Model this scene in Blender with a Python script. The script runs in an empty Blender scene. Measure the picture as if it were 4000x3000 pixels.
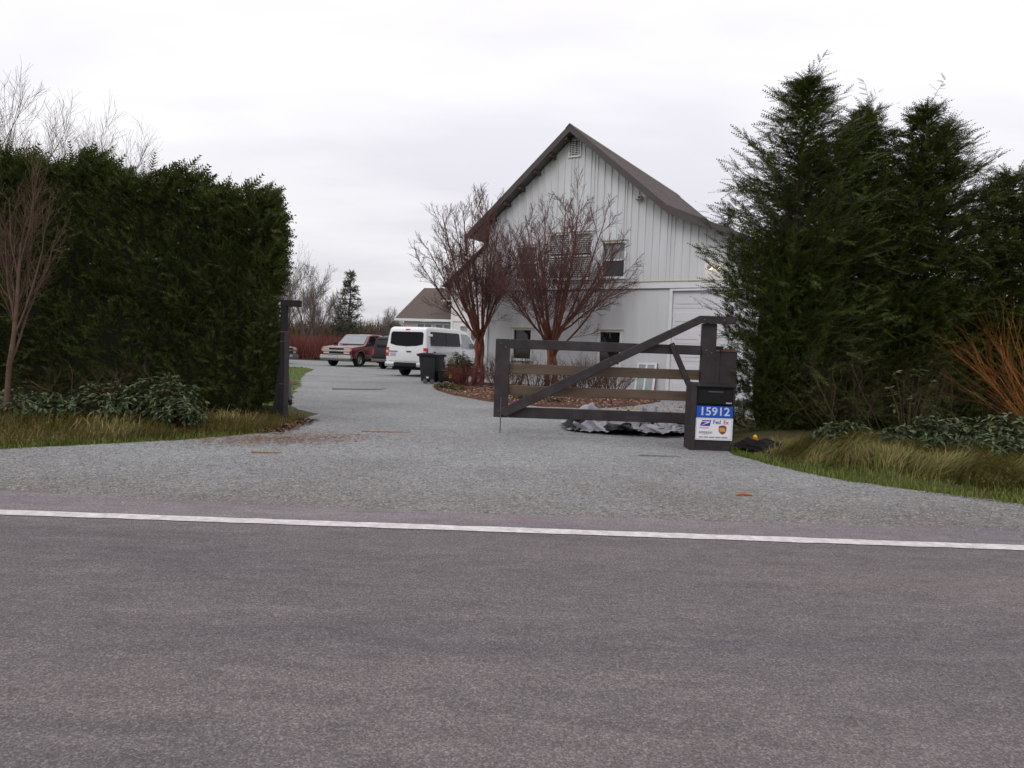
import bpy, bmesh, math, random
import numpy as np
from mathutils import Matrix, Vector

# ------------------------------------------------------------------ camera, sky, sun, exposure
SC = bpy.context.scene
COL = SC.collection
R = math.radians
cam_d = bpy.data.cameras.new('camera')
cam = bpy.data.objects.new('camera', cam_d)
COL.objects.link(cam)
cam_d.sensor_width = 36.0
cam_d.lens = 24.9
cam_d.clip_start = 0.05
cam_d.clip_end = 6000
cam.location = (0, 0, 1.35)
cam.rotation_euler = (Matrix.Rotation(R(90 - 2.71), 3, 'X') @ Matrix.Rotation(R(2.0), 3, 'Z')).to_euler()
SC.camera = cam

SUN_EL, SUN_AZ = 38, 205          # degrees; azimuth clockwise from +Y
w = bpy.data.worlds.new('World')
SC.world = w
w.use_nodes = True
nt = w.node_tree
nt.nodes.clear()
N = nt.nodes.new
Lk = nt.links.new
out = N('ShaderNodeOutputWorld')
bg = N('ShaderNodeBackground'); bg.inputs[1].default_value = 1.0
sky = N('ShaderNodeTexSky'); sky.sky_type = 'NISHITA'; sky.sun_disc = False
sky.sun_elevation = R(SUN_EL); sky.sun_rotation = R(SUN_AZ)
skys = N('ShaderNodeVectorMath'); skys.operation = 'SCALE'; skys.inputs[3].default_value = 0.09
Lk(sky.outputs[0], skys.inputs[0])
tc = N('ShaderNodeTexCoord')
sep = N('ShaderNodeSeparateXYZ'); Lk(tc.outputs['Generated'], sep.inputs[0])
zc = N('ShaderNodeMath'); zc.operation = 'MAXIMUM'; zc.inputs[1].default_value = 0.0; Lk(sep.outputs[2], zc.inputs[0])
# overcast luminance rises from the horizon to the zenith
lum = N('ShaderNodeMath'); lum.operation = 'MULTIPLY_ADD'; lum.inputs[1].default_value = 0.95; lum.inputs[2].default_value = 0.83
Lk(zc.outputs[0], lum.inputs[0])
# cloud deck: project the direction on a flat layer
zo = N('ShaderNodeMath'); zo.operation = 'ADD'; zo.inputs[1].default_value = 0.16; Lk(zc.outputs[0], zo.inputs[0])
div = N('ShaderNodeVectorMath'); div.operation = 'DIVIDE'
cz = N('ShaderNodeCombineXYZ')
for i in range(3): Lk(zo.outputs[0], cz.inputs[i])
Lk(tc.outputs['Generated'], div.inputs[0]); Lk(cz.outputs[0], div.inputs[1])
mp = N('ShaderNodeMapping'); mp.inputs['Scale'].default_value = (0.55, 1.15, 0.0); mp.inputs['Location'].default_value = (2.3, 0.7, 0)
Lk(div.outputs[0], mp.inputs[0])
nz = N('ShaderNodeTexNoise'); nz.inputs['Scale'].default_value = 1.0; nz.inputs['Detail'].default_value = 5; nz.inputs['Roughness'].default_value = 0.52
Lk(mp.outputs[0], nz.inputs['Vector'])
cr = N('ShaderNodeValToRGB')
cr.color_ramp.elements[0].position = 0.36; cr.color_ramp.elements[0].color = (0.815, 0.80, 0.86, 1)
cr.color_ramp.elements[1].position = 0.62; cr.color_ramp.elements[1].color = (1.0, 0.99, 1.015, 1)
Lk(nz.outputs[0], cr.inputs[0])
cl = N('ShaderNodeVectorMath'); cl.operation = 'SCALE'
Lk(cr.outputs[0], cl.inputs[0]); Lk(lum.outputs[0], cl.inputs[3])
mixw = N('ShaderNodeMix'); mixw.data_type = 'RGBA'; mixw.inputs[0].default_value = 0.95
Lk(skys.outputs[0], mixw.inputs[6]); Lk(cl.outputs[0], mixw.inputs[7])
Lk(mixw.outputs[2], bg.inputs[0]); Lk(bg.outputs[0], out.inputs[0])

sun_d = bpy.data.lights.new('sun', 'SUN')
sun_d.energy = 0.6; sun_d.angle = R(25); sun_d.color = (1.0, 0.965, 0.93)
sun = bpy.data.objects.new('sun', sun_d); COL.objects.link(sun)
sd = Vector((math.sin(R(SUN_AZ)) * math.cos(R(SUN_EL)), math.cos(R(SUN_AZ)) * math.cos(R(SUN_EL)), math.sin(R(SUN_EL))))
sun.rotation_euler = sd.to_track_quat('Z', 'Y').to_euler()
sun.location = (0, 0, 30)

SC.view_settings.view_transform = 'Standard'
SC.view_settings.look = 'None'
SC.view_settings.exposure = 0.0
SC.view_settings.gamma = 1.0
SC.view_settings.use_curve_mapping = False
SC.render.film_transparent = False
try:
    SC.cycles.max_bounces = 6; SC.cycles.diffuse_bounces = 3; SC.cycles.transparent_max_bounces = 8
    SC.cycles.use_denoising = True
except Exception:
    pass

# ------------------------------------------------------------------ helpers
rng = np.random.default_rng(7)
random.seed(7)

def mat(name, col, rough=0.7, var=0.15, vscale=4.0, bump=0.0, bscale=40.0, metal=0.0, spec=0.35, col2=None, detail=6, coat=0.0, stretch=None):
    m = bpy.data.materials.new(name); m.use_nodes = True
    t = m.node_tree; b = t.nodes['Principled BSDF']
    b.inputs['Roughness'].default_value = rough; b.inputs['Metallic'].default_value = metal
    b.inputs['Specular IOR Level'].default_value = spec
    if coat: b.inputs['Coat Weight'].default_value = coat; b.inputs['Coat Roughness'].default_value = 0.08
    tcn = t.nodes.new('ShaderNodeTexCoord'); vec = tcn.outputs['Object']
    if stretch:
        mpn = t.nodes.new('ShaderNodeMapping'); mpn.inputs['Scale'].default_value = stretch
        t.links.new(vec, mpn.inputs[0]); vec = mpn.outputs[0]
    n = t.nodes.new('ShaderNodeTexNoise'); n.inputs['Scale'].default_value = vscale; n.inputs['Detail'].default_value = detail
    n.inputs['Roughness'].default_value = 0.62
    t.links.new(vec, n.inputs['Vector'])
    r = t.nodes.new('ShaderNodeValToRGB')
    c1 = [max(0, c * (1 - var)) for c in col]; c2 = [min(1, c * (1 + var)) for c in (col2 or col)]
    r.color_ramp.elements[0].position = 0.3; r.color_ramp.elements[0].color = (*c1, 1)
    r.color_ramp.elements[1].position = 0.7; r.color_ramp.elements[1].color = (*c2, 1)
    t.links.new(n.outputs[0], r.inputs[0]); t.links.new(r.outputs[0], b.inputs['Base Color'])
    if bump:
        n2 = t.nodes.new('ShaderNodeTexNoise'); n2.inputs['Scale'].default_value = bscale; n2.inputs['Detail'].default_value = 4
        t.links.new(vec, n2.inputs['Vector'])
        bp = t.nodes.new('ShaderNodeBump'); bp.inputs['Strength'].default_value = bump; bp.inputs['Distance'].default_value = 0.02
        t.links.new(n2.outputs[0], bp.inputs['Height']); t.links.new(bp.outputs[0], b.inputs['Normal'])
    return m

def leafmat(name, cols, rough=0.6, trans=0.25, spec=0.25):
    """each blade or leaf takes its own tone"""
    m = bpy.data.materials.new(name); m.use_nodes = True
    t = m.node_tree; b = t.nodes['Principled BSDF']
    b.inputs['Roughness'].default_value = rough; b.inputs['Specular IOR Level'].default_value = spec
    g = t.nodes.new('ShaderNodeNewGeometry')
    r = t.nodes.new('ShaderNodeValToRGB')
    el = r.color_ramp.elements
    while len(el) < len(cols): el.new(0.5)
    for i, (p, c) in enumerate(cols):
        el[i].position = p; el[i].color = (*c, 1)
    t.links.new(g.outputs['Random Per Island'], r.inputs[0])
    t.links.new(r.outputs[0], b.inputs['Base Color'])
    if trans:
        tr = t.nodes.new('ShaderNodeBsdfTranslucent'); t.links.new(r.outputs[0], tr.inputs[0])
        mx = t.nodes.new('ShaderNodeMixShader'); mx.inputs[0].default_value = trans
        t.links.new(b.outputs[0], mx.inputs[1]); t.links.new(tr.outputs[0], mx.inputs[2])
        t.links.new(mx.outputs[0], t.nodes['Material Output'].inputs[0])
    return m

def emitmat(name, col, s):
    m = bpy.data.materials.new(name); m.use_nodes = True
    b = m.node_tree.nodes['Principled BSDF']
    b.inputs['Base Color'].default_value = (*col, 1)
    b.inputs['Emission Color'].default_value = (*col, 1); b.inputs['Emission Strength'].default_value = s
    return m

def glassmat(name, col, rough=0.06, spec=0.6):
    return mat(name, col, rough=rough, var=0.12, vscale=1.5, spec=spec)

def link(name, me, m=None, parent=None, loc=(0, 0, 0), rot=(0, 0, 0)):
    o = bpy.data.objects.new(name, me); COL.objects.link(o)
    if m is not None:
        me.materials.clear()
        for k in (m if isinstance(m, (list, tuple)) else [m]): me.materials.append(k)
    o.parent = parent; o.location = loc; o.rotation_euler = rot
    return o

def tag(o, label, cat, group=None):
    o['label'] = label; o['category'] = cat
    if group: o['group'] = group
    return o

def kind(o, k):
    o['kind'] = k; return o

def empty(name, loc=(0, 0, 0), rz=0.0, label=None, cat=None, group=None):
    o = bpy.data.objects.new(name, None); COL.objects.link(o)
    o.location = loc; o.rotation_euler = (0, 0, rz); o.empty_display_size = 0.2
    if label: tag(o, label, cat, group)
    return o

def np_mesh(name, V, Fs, smooth=False):
    """V (n,3); Fs list of int arrays (m,k)"""
    me = bpy.data.meshes.new(name)
    V = np.asarray(V, dtype=np.float32)
    me.vertices.add(len(V)); me.vertices.foreach_set('co', V.ravel())
    Fs = [np.asarray(f, dtype=np.int32) for f in Fs if len(f)]
    nl = sum(f.size for f in Fs); npoly = sum(len(f) for f in Fs)
    me.loops.add(nl); me.polygons.add(npoly)
    me.loops.foreach_set('vertex_index', np.concatenate([f.ravel() for f in Fs]))
    tot = np.concatenate([np.full(len(f), f.shape[1], dtype=np.int32) for f in Fs])
    st = np.concatenate([[0], np.cumsum(tot)[:-1]]).astype(np.int32)
    me.polygons.foreach_set('loop_start', st)
    try: me.polygons.foreach_set('loop_total', tot)
    except Exception: pass
    if smooth: me.polygons.foreach_set('use_smooth', np.ones(npoly, dtype=bool))
    me.update(calc_edges=True); me.validate()
    return me

class MB:
    """small bmesh builder"""
    def __init__(s): s.bm = bmesh.new()
    def box(s, x0, x1, y0, y1, z0, z1, M=None):
        vs = [s.bm.verts.new((x, y, z)) for z in (z0, z1) for y in (y0, y1) for x in (x0, x1)]
        for f in ((0, 2, 3, 1), (4, 5, 7, 6), (0, 1, 5, 4), (2, 6, 7, 3), (0, 4, 6, 2), (1, 3, 7, 5)):
            s.bm.faces.new([vs[i] for i in f])
        if M is not None:
            for v in vs: v.co = M @ v.co
        return vs
    def bar(s, p, q, w, h, up=(0, 0, 1)):
        """box beam from p to q, w across, h along up"""
        p = Vector(p); q = Vector(q); d = q - p; L = d.length; d.normalize()
        up = Vector(up); sd = d.cross(up)
        if sd.length < 1e-5: sd = d.cross(Vector((0, 1, 0)))
        sd.normalize(); u = sd.cross(d).normalized()
        M = Matrix((d, sd, u)).transposed().to_4x4(); M.translation = p
        return s.box(0, L, -w / 2, w / 2, -h / 2, h / 2, M)
    def prism(s, poly, y0, y1, f=None):
        """poly in (x,z) extruded along y"""
        a = [s.bm.verts.new((x, y0, z)) for x, z in poly]; b = [s.bm.verts.new((x, y1, z)) for x, z in poly]
        n = len(poly)
        s.bm.faces.new(a); s.bm.faces.new(b[::-1])
        for i in range(n):
            j = (i + 1) % n; s.bm.faces.new((a[i], b[i], b[j], a[j]))
        if f:
            for v in a + b: v.co = f(v.co)
        return a + b
    def quad(s, *pts):
        s.bm.faces.new([s.bm.verts.new(p) for p in pts])
    def poly(s, pts):
        s.bm.faces.new([s.bm.verts.new(p) for p in pts])
    def slab(s, pts, nrm, t):
        """thick flat polygon"""
        n = Vector(nrm).normalized() * t
        a = [s.bm.verts.new(Vector(p)) for p in pts]; b = [s.bm.verts.new(Vector(p) + n) for p in pts]
        k = len(pts); s.bm.faces.new(b); s.bm.faces.new(a[::-1])
        for i in range(k):
            j = (i + 1) % k; s.bm.faces.new((a[i], a[j], b[j], b[i]))
    def lathe(s, prof, n=20, M=None):
        """prof list of (r, z) about z axis"""
        rings = []
        for r, z in prof:
            if r < 1e-6: rings.append([s.bm.verts.new((0, 0, z))]); continue
            rings.append([s.bm.verts.new((r * math.cos(2 * math.pi * i / n), r * math.sin(2 * math.pi * i / n), z)) for i in range(n)])
        for a, b in zip(rings[:-1], rings[1:]):
            for i in range(n):
                j = (i + 1) % n
                q = []
                for v in (a[i % len(a)], a[j % len(a)], b[j % len(b)], b[i % len(b)]):
                    if v not in q: q.append(v)
                if len(q) > 2: s.bm.faces.new(q)
        if M is not None:
            for rg in rings:
                for v in rg: v.co = M @ v.co
    def mesh(s, name, bevel=0.0, seg=2, smooth=False, angle=40):
        bmesh.ops.recalc_face_normals(s.bm, faces=s.bm.faces)
        if bevel:
            es = [e for e in s.bm.edges if len(e.link_faces) == 2 and e.calc_face_angle(0) > R(20)]
            bmesh.ops.bevel(s.bm, geom=es, offset=bevel, segments=seg, profile=0.5, affect='EDGES', clamp_overlap=True)
        me = bpy.data.meshes.new(name); s.bm.to_mesh(me); s.bm.free()
        if smooth:
            me.polygons.foreach_set('use_smooth', np.ones(len(me.polygons), dtype=bool))
            try: me.set_sharp_from_angle(angle=R(angle))
            except Exception: pass
        return me
    def build(s, name, m, parent=None, bevel=0.0, seg=2, smooth=False, loc=(0, 0, 0), rot=(0, 0, 0), angle=40):
        return link(name, s.mesh(name, bevel, seg, smooth, angle), m, parent, loc, rot)

def boxpart(name, m, parent, x0, x1, y0, y1, z0, z1, bevel=0.0):
    b = MB(); b.box(x0, x1, y0, y1, z0, z1); return b.build(name, m, parent, bevel)

def text_mesh(txt, size, depth=0.002, bold=0.0):
    cu = bpy.data.curves.new('t', 'FONT'); cu.body = txt; cu.size = size; cu.extrude = depth; cu.offset = bold
    cu.align_x = 'CENTER'; cu.align_y = 'CENTER'; cu.resolution_u = 3
    o = bpy.data.objects.new('t', cu); COL.objects.link(o)
    dg = bpy.context.evaluated_depsgraph_get()
    me = bpy.data.meshes.new_from_object(o.evaluated_get(dg))
    bpy.data.objects.remove(o); bpy.data.curves.remove(cu)
    return me

class TB:
    """tube collector for trunks, branches and twigs"""
    def __init__(s): s.V = []; s.F = []; s.T = []; s.n = 0
    def path(s, pts, rad, k=5):
        pts = np.asarray(pts, float); m = len(pts)
        d = np.gradient(pts, axis=0); d /= np.linalg.norm(d, axis=1, keepdims=True) + 1e-9
        ref = np.array([0, 0, 1.0]) if abs(d[0][2]) < 0.9 else np.array([1.0, 0, 0])
        a = np.cross(d, ref); a /= np.linalg.norm(a, axis=1, keepdims=True) + 1e-9
        b = np.cross(d, a)
        an = np.arange(k) * 2 * math.pi / k
        ring = pts[:, None, :] + np.asarray(rad)[:, None, None] * (np.cos(an)[None, :, None] * a[:, None, :] + np.sin(an)[None, :, None] * b[:, None, :])
        s.V.append(ring.reshape(-1, 3))
        i = np.arange(m - 1)[:, None] * k; j = np.arange(k)[None, :]; jn = (j + 1) % k
        s.F.append((np.stack([i + j, i + jn, i + k + jn, i + k + j], -1).reshape(-1, 4)) + s.n)
        s.n += m * k
    def mesh(s, name, smooth=True):
        return np_mesh(name, np.concatenate(s.V), [np.concatenate(s.F)], smooth)

def unit(v):
    v = np.asarray(v, float); return v / (np.linalg.norm(v) + 1e-9)

def grow(tbs, p, d, L, r, lev, spec, rg):
    """recursive bare branching; spec[lev] = dict(n, ang, ratio, up, wig, t0)"""
    sp = spec[lev]; m = sp.get('pts', 4)
    pts = [np.array(p, float)]; dd = unit(d)
    for i in range(m):
        dd = unit(dd + rg.normal(0, sp['wig'], 3) + np.array([0, 0, sp['up']]))
        pts.append(pts[-1] + dd * L / m)
    pts = np.array(pts)
    rr = np.maximum(r * np.linspace(1, sp.get('tap', 0.45), m + 1), sp.get('rmin', 0.0))
    tbs[min(lev, len(tbs) - 1)].path(pts, rr, 7 if lev == 0 else (5 if lev == 1 else 3))
    if lev + 1 >= len(spec): return
    n = sp['n']
    for i in range(n):
        t = sp['t0'] + (1 - sp['t0']) * (i + rg.uniform(0.1, 0.9)) / n
        x = t * m; a = int(min(m - 1, math.floor(x))); f = x - a
        q = pts[a] * (1 - f) + pts[a + 1] * f; ax = unit(pts[a + 1] - pts[a])
        az = rg.uniform(0, 2 * math.pi)
        ref = unit(np.cross(ax, [0.3, 0.5, 0.81])); ot = np.cross(ax, ref)
        side = ref * math.cos(az) + ot * math.sin(az)
        an = R(sp['ang']) * rg.uniform(sp.get('a0', 0.6), sp.get('a1', 1.3))
        nd = ax * math.cos(an) + side * math.sin(an)
        r2 = r * (1 - (1 - sp.get('tap', 0.45)) * t)
        grow(tbs, q, nd, L * sp['ratio'] * rg.uniform(0.7, 1.2) * (1.15 - 0.45 * t), r2 * sp.get('rr', 0.55), lev + 1, spec, rg)

def instance_np(bv, bf, pos, M, sc):
    """bv (k,3) base verts, bf (f,3) faces, pos (n,3), M (n,3,3) columns = axes, sc (n,)"""
    n = len(pos); k = len(bv)
    V = np.einsum('nij,kj->nki', M, bv) * sc[:, None, None] + pos[:, None, :]
    F = bf[None] + (np.arange(n) * k)[:, None, None]
    return V.reshape(-1, 3), F.reshape(-1, bf.shape[1])

def frames(d, rg, up_bias=None):
    """orthonormal frames with x axis along d, random or biased roll"""
    d = d / (np.linalg.norm(d, axis=1, keepdims=True) + 1e-9)
    if up_bias is None: ref = rg.normal(size=d.shape)
    else: ref = up_bias + rg.normal(0, 0.35, size=d.shape)
    y = np.cross(ref, d); y /= np.linalg.norm(y, axis=1, keepdims=True) + 1e-9
    z = np.cross(d, y)
    return np.stack([d, y, z], axis=2)

def make_spray(nl=7, wid=0.30, lw=0.085):
    """flat feathery cypress spray along +x, unit length"""
    V = [(0, -0.012, 0), (0, 0.012, 0), (1, 0, -0.10)]; F = [(0, 1, 2)]
    for i in range(nl):
        t = 0.08 + 0.86 * i / (nl - 1)
        l = wid * (1 - 0.75 * t) * (0.75 + 0.5 * ((i * 7) % 5) / 4)
        z = -0.10 * t * t
        for sg in (-1, 1):
            b = len(V)
            V += [(t - lw * .6, 0, z), (t + lw * .6, 0, z), (t + l * 0.95, sg * l, z - 0.05 * l + 0.03 * sg)]
            F.append((b, b + 1, b + 2))
    return np.array(V, float), np.array(F, int)
SPRAY = make_spray()
SPRAY2 = make_spray(9, 0.24, 0.06)

# ------------------------------------------------------------------ materials
def groundmat(name, cols, scale, bump, patch=None, bdist=0.012, rough=0.9, big=0.35, stones=False, band=None, bigmap=None):
    m = bpy.data.materials.new(name); m.use_nodes = True
    t = m.node_tree; b = t.nodes['Principled BSDF']; n = t.nodes.new; l = t.links.new
    b.inputs['Roughness'].default_value = rough; b.inputs['Specular IOR Level'].default_value = 0.2
    tcn = n('ShaderNodeTexCoord')
    if stones:
        v = n('ShaderNodeTexVoronoi'); v.inputs['Scale'].default_value = scale
        l(tcn.outputs['Object'], v.inputs['Vector'])
        sp = n('ShaderNodeSeparateColor'); l(v.outputs['Color'], sp.inputs[0]); fac = sp.outputs[0]; hgt = v.outputs['Distance']
    else:
        v = n('ShaderNodeTexNoise'); v.inputs['Scale'].default_value = scale; v.inputs['Detail'].default_value = 5; v.inputs['Roughness'].default_value = 0.75
        l(tcn.outputs['Object'], v.inputs['Vector']); fac = v.outputs[0]; hgt = v.outputs[0]
    r = n('ShaderNodeValToRGB'); el = r.color_ramp.elements
    while len(el) < len(cols): el.new(0.5)
    for i, (p, c) in enumerate(cols): el[i].position = p; el[i].color = (*c, 1)
    l(fac, r.inputs[0]); colr = r.outputs[0]
    # broad tonal patches
    bn = n('ShaderNodeTexNoise'); bn.inputs['Scale'].default_value = big; bn.inputs['Detail'].default_value = 6; bn.inputs['Roughness'].default_value = 0.65
    if bigmap:
        bm_ = n('ShaderNodeMapping'); bm_.inputs['Scale'].default_value = bigmap; l(tcn.outputs['Object'], bm_.inputs[0]); l(bm_.outputs[0], bn.inputs['Vector'])
    else: l(tcn.outputs['Object'], bn.inputs['Vector'])
    br = n('ShaderNodeValToRGB'); br.color_ramp.elements[0].position = 0.3; br.color_ramp.elements[1].position = 0.72
    pc = patch or ((0.80, 0.79, 0.78), (1.12, 1.12, 1.13))
    br.color_ramp.elements[0].color = (*pc[0], 1); br.color_ramp.elements[1].color = (*pc[1], 1)
    l(bn.outputs[0], br.inputs[0])
    mx = n('ShaderNodeMix'); mx.data_type = 'RGBA'; mx.blend_type = 'MULTIPLY'; mx.inputs[0].default_value = 1.0
    l(colr, mx.inputs[6]); l(br.outputs[0], mx.inputs[7])
    # mid-scale mottling
    mn = n('ShaderNodeTexNoise'); mn.inputs['Scale'].default_value = 9; mn.inputs['Detail'].default_value = 8; mn.inputs['Roughness'].default_value = 0.7
    l(tcn.outputs['Object'], mn.inputs['Vector'])
    if bigmap:
        mm_ = n('ShaderNodeMapping'); mm_.inputs['Scale'].default_value = (0.35, 1.1, 1); l(tcn.outputs['Object'], mm_.inputs[0]); l(mm_.outputs[0], mn.inputs['Vector'])
    mr = n('ShaderNodeMapRange'); mr.inputs[1].default_value = 0.3; mr.inputs[2].default_value = 0.7; mr.inputs[3].default_value = 0.82; mr.inputs[4].default_value = 1.18
    l(mn.outputs[0], mr.inputs[0])
    mx2 = n('ShaderNodeVectorMath'); mx2.operation = 'SCALE'; l(mx.outputs[2], mx2.inputs[0]); l(mr.outputs[0], mx2.inputs[3])
    fin = mx2.outputs[0]
    if band:
        # band: a strip along the road of different surface (paved shoulder, dirt tracked into the gravel)
        sy = n('ShaderNodeSeparateXYZ'); l(tcn.outputs['Object'], sy.inputs[0])
        rm = n('ShaderNodeMapRange'); rm.inputs[1].default_value = band[0]; rm.inputs[2].default_value = band[1]
        yv = sy.outputs[1]
        if band[3]:
            dn = n('ShaderNodeTexNoise'); dn.inputs['Scale'].default_value = 0.9; dn.inputs['Detail'].default_value = 7; dn.inputs['Roughness'].default_value = 0.7
            l(tcn.outputs['Object'], dn.inputs['Vector'])
            ad = n('ShaderNodeMath'); ad.operation = 'MULTIPLY_ADD'; ad.inputs[1].default_value = band[3] * 2.6; l(dn.outputs[0], ad.inputs[0])
            sb = n('ShaderNodeMath'); sb.operation = 'SUBTRACT'; sb.inputs[1].default_value = band[3] * 1.3; l(yv, sb.inputs[0]); l(sb.outputs[0], ad.inputs[2]); yv = ad.outputs[0]
        l(yv, rm.inputs[0])
        mb_ = n('ShaderNodeMix'); mb_.data_type = 'RGBA'; mb_.blend_type = 'MULTIPLY'; l(rm.outputs[0], mb_.inputs[0]); l(fin, mb_.inputs[6]); mb_.inputs[7].default_value = (*band[2], 1)
        fin = mb_.outputs[2]
    l(fin, b.inputs['Base Color'])
    if bump:
        bp = n('ShaderNodeBump'); bp.inputs['Strength'].default_value = bump; bp.inputs['Distance'].default_value = bdist; bp.invert = stones
        l(hgt, bp.inputs['Height']); l(bp.outputs[0], b.inputs['Normal'])
    return m

M = {}
M['asphalt'] = groundmat('asphalt', [(0.0, (0.082, 0.073, 0.075)), (0.45, (0.118, 0.106, 0.109)), (0.8, (0.150, 0.134, 0.132)), (1.0, (0.215, 0.192, 0.175))], 150, 0.35, ((0.68, 0.69, 0.75), (1.25, 1.20, 1.13)), 0.006, 0.85, 0.45, True, band=(5.285, 5.30, (1.30, 1.30, 1.36), None), bigmap=(0.22, 1.5, 1))
M['gravel'] = groundmat('gravel', [(0.0, (0.143, 0.144, 0.144)), (0.35, (0.228, 0.233, 0.234)), (0.75, (0.295, 0.302, 0.303)), (1.0, (0.41, 0.405, 0.395))], 62, 0.6, ((0.72, 0.69, 0.67), (1.1, 1.12, 1.13)), 0.02, 0.9, 0.28, True, band=(8.4, 5.7, (0.74, 0.69, 0.64), 1.6))
M['grass_ground'] = groundmat('grass_ground', [(0.3, (0.035, 0.055, 0.012)), (0.55, (0.075, 0.115, 0.022)), (0.75, (0.14, 0.13, 0.05))], 30, 0.6, ((0.7, 0.75, 0.7), (1.15, 1.1, 1.0)), 0.03)
M['thatch'] = groundmat('thatch', [(0.3, (0.035, 0.035, 0.012)), (0.6, (0.09, 0.075, 0.03)), (0.8, (0.16, 0.12, 0.06))], 30, 0.6)
M['mulch'] = groundmat('mulch', [(0.28, (0.035, 0.016, 0.012)), (0.5, (0.090, 0.040, 0.028)), (0.72, (0.18, 0.10, 0.075))], 22, 0.9, ((0.75, 0.7, 0.68), (1.15, 1.15, 1.15)), 0.03)
M['line'] = mat('line_paint', (0.42, 0.395, 0.385), 0.75, 0.12, 14, 0.3, 90, col2=(0.58, 0.55, 0.535), detail=12)
M['stone'] = leafmat('stone', [(0, (0.11, 0.11, 0.11)), (0.5, (0.19, 0.19, 0.192)), (1, (0.28, 0.275, 0.27))], 0.9, 0)
M['gatepaint'] = mat('gate_paint', (0.024, 0.018, 0.019), 0.6, 0.3, 5, 0.25, 45, col2=(0.031, 0.024, 0.025))
M['gateboard'] = mat('weathered_board', (0.105, 0.074, 0.052), 0.8, 0.3, 1.2, 0.3, 20, stretch=(1, 8, 14))
M['postred'] = mat('cut_post_top', (0.13, 0.05, 0.035), 0.8, 0.2)
M['black'] = mat('black_plastic', (0.013, 0.012, 0.013), 0.6, 0.2, 6, spec=0.2)
M['blackmetal'] = mat('black_metal', (0.007, 0.007, 0.008), 0.4, 0.15, 6, spec=0.25)
M['bin'] = mat('bin_plastic', (0.013, 0.015, 0.017), 0.55, 0.2, 5, 0.1, 60)
M['rubber'] = mat('rubber', (0.014, 0.014, 0.014), 0.85, 0.2, 8)
M['whiteS'] = mat('sign_white', (0.72, 0.72, 0.76), 0.4, 0.04, 5)
M['blueS'] = mat('sign_blue', (0.008, 0.075, 0.42), 0.4, 0.06, 5)
M['digit'] = mat('sign_digit', (0.50, 0.54, 0.70), 0.4, 0.04)
M['purple'] = mat('ink_purple', (0.06, 0.03, 0.28), 0.5, 0.05)
M['inkred'] = mat('ink_red', (0.55, 0.05, 0.07), 0.5, 0.05)
M['inkpink'] = mat('ink_pink', (0.50, 0.22, 0.28), 0.5, 0.05)
M['inkgrey'] = mat('ink_grey', (0.20, 0.19, 0.20), 0.5, 0.05)
M['inkbrown'] = mat('ink_brown', (0.16, 0.05, 0.015), 0.5, 0.1)
M['inkgold'] = mat('ink_gold', (0.55, 0.25, 0.07), 0.5, 0.05)
M['siding'] = mat('barn_siding', (0.61, 0.612, 0.612), 0.5, 0.045, 2.6, 0.05, 6, stretch=(1, 1, 0.10), col2=(0.645, 0.665, 0.69))
M['trim'] = mat('white_trim', (0.72, 0.73, 0.745), 0.5, 0.05, 2)
M['soil'] = mat('ochre_edge', (0.42, 0.36, 0.20), 0.7, 0.2, 3)
M['roofb'] = mat('brown_metal_roof', (0.142, 0.115, 0.113), 0.5, 0.10, 0.8, 0.05, 3, spec=0.4)
M['fascia'] = mat('brown_fascia', (0.074, 0.059, 0.058), 0.6, 0.1, 2)
M['soffit'] = mat('soffit_wood', (0.085, 0.055, 0.042), 0.8, 0.2, 3)
M['dark'] = mat('dark_interior', (0.012, 0.011, 0.011), 0.9, 0.1)
M['glassd'] = glassmat('window_glass_dark', (0.018, 0.018, 0.020), 0.05)
M['glassp'] = glassmat('window_glass_pale', (0.28, 0.33, 0.33), 0.15)
M['screen'] = mat('insect_screen', (0.055, 0.055, 0.062), 0.7, 0.1, 3)
M['blind'] = mat('blind_slat', (0.42, 0.47, 0.45), 0.5, 0.06)
M['gdoor'] = mat('garage_door', (0.66, 0.66, 0.69), 0.45, 0.03, 1.5)
M['hsiding'] = mat('house_siding', (0.70, 0.66, 0.63), 0.6, 0.05, 1.0)
M['hroof'] = mat('house_shingle', (0.100, 0.076, 0.062), 0.9, 0.28, 9, 0.3, 24)
M['hglass'] = glassmat('house_glass', (0.17, 0.21, 0.19), 0.08)
M['lampglow'] = emitmat('lamp_glow', (1.0, 0.84, 0.62), 5.0)
M['beige'] = mat('beige_plastic', (0.42, 0.38, 0.33), 0.5)
M['vanpaint'] = mat('white_paint', (0.70, 0.70, 0.715), 0.28, 0.03, 1.2, spec=0.5, coat=0.4)
M['redpaint'] = mat('burgundy_paint', (0.105, 0.010, 0.016), 0.26, 0.06, 1.2, spec=0.5, coat=0.6)
M['blackpaint'] = mat('black_paint', (0.007, 0.007, 0.010), 0.3, 0.06, 1.2, spec=0.3, coat=0.12)
M['chrome'] = mat('chrome', (0.62, 0.62, 0.63), 0.22, 0.05, 2, metal=0.9)
M['greytrim'] = mat('grey_trim', (0.10, 0.095, 0.10), 0.55, 0.1)
M['carglass'] = glassmat('car_glass', (0.009, 0.009, 0.011), 0.12, 0.10)
M['windscreen'] = glassmat('windscreen', (0.20, 0.235, 0.25), 0.05, 0.8)
M['taillamp'] = mat('tail_lamp_red', (0.45, 0.015, 0.02), 0.2, 0.1, 6)
M['lampclear'] = mat('headlamp_clear', (0.48, 0.44, 0.38), 0.12, 0.15, 12)
M['amber'] = mat('amber_lamp', (0.75, 0.16, 0.01), 0.2, 0.1, 6)
M['plate'] = mat('number_plate', (0.36, 0.36, 0.42), 0.5, 0.12, 30)
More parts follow.
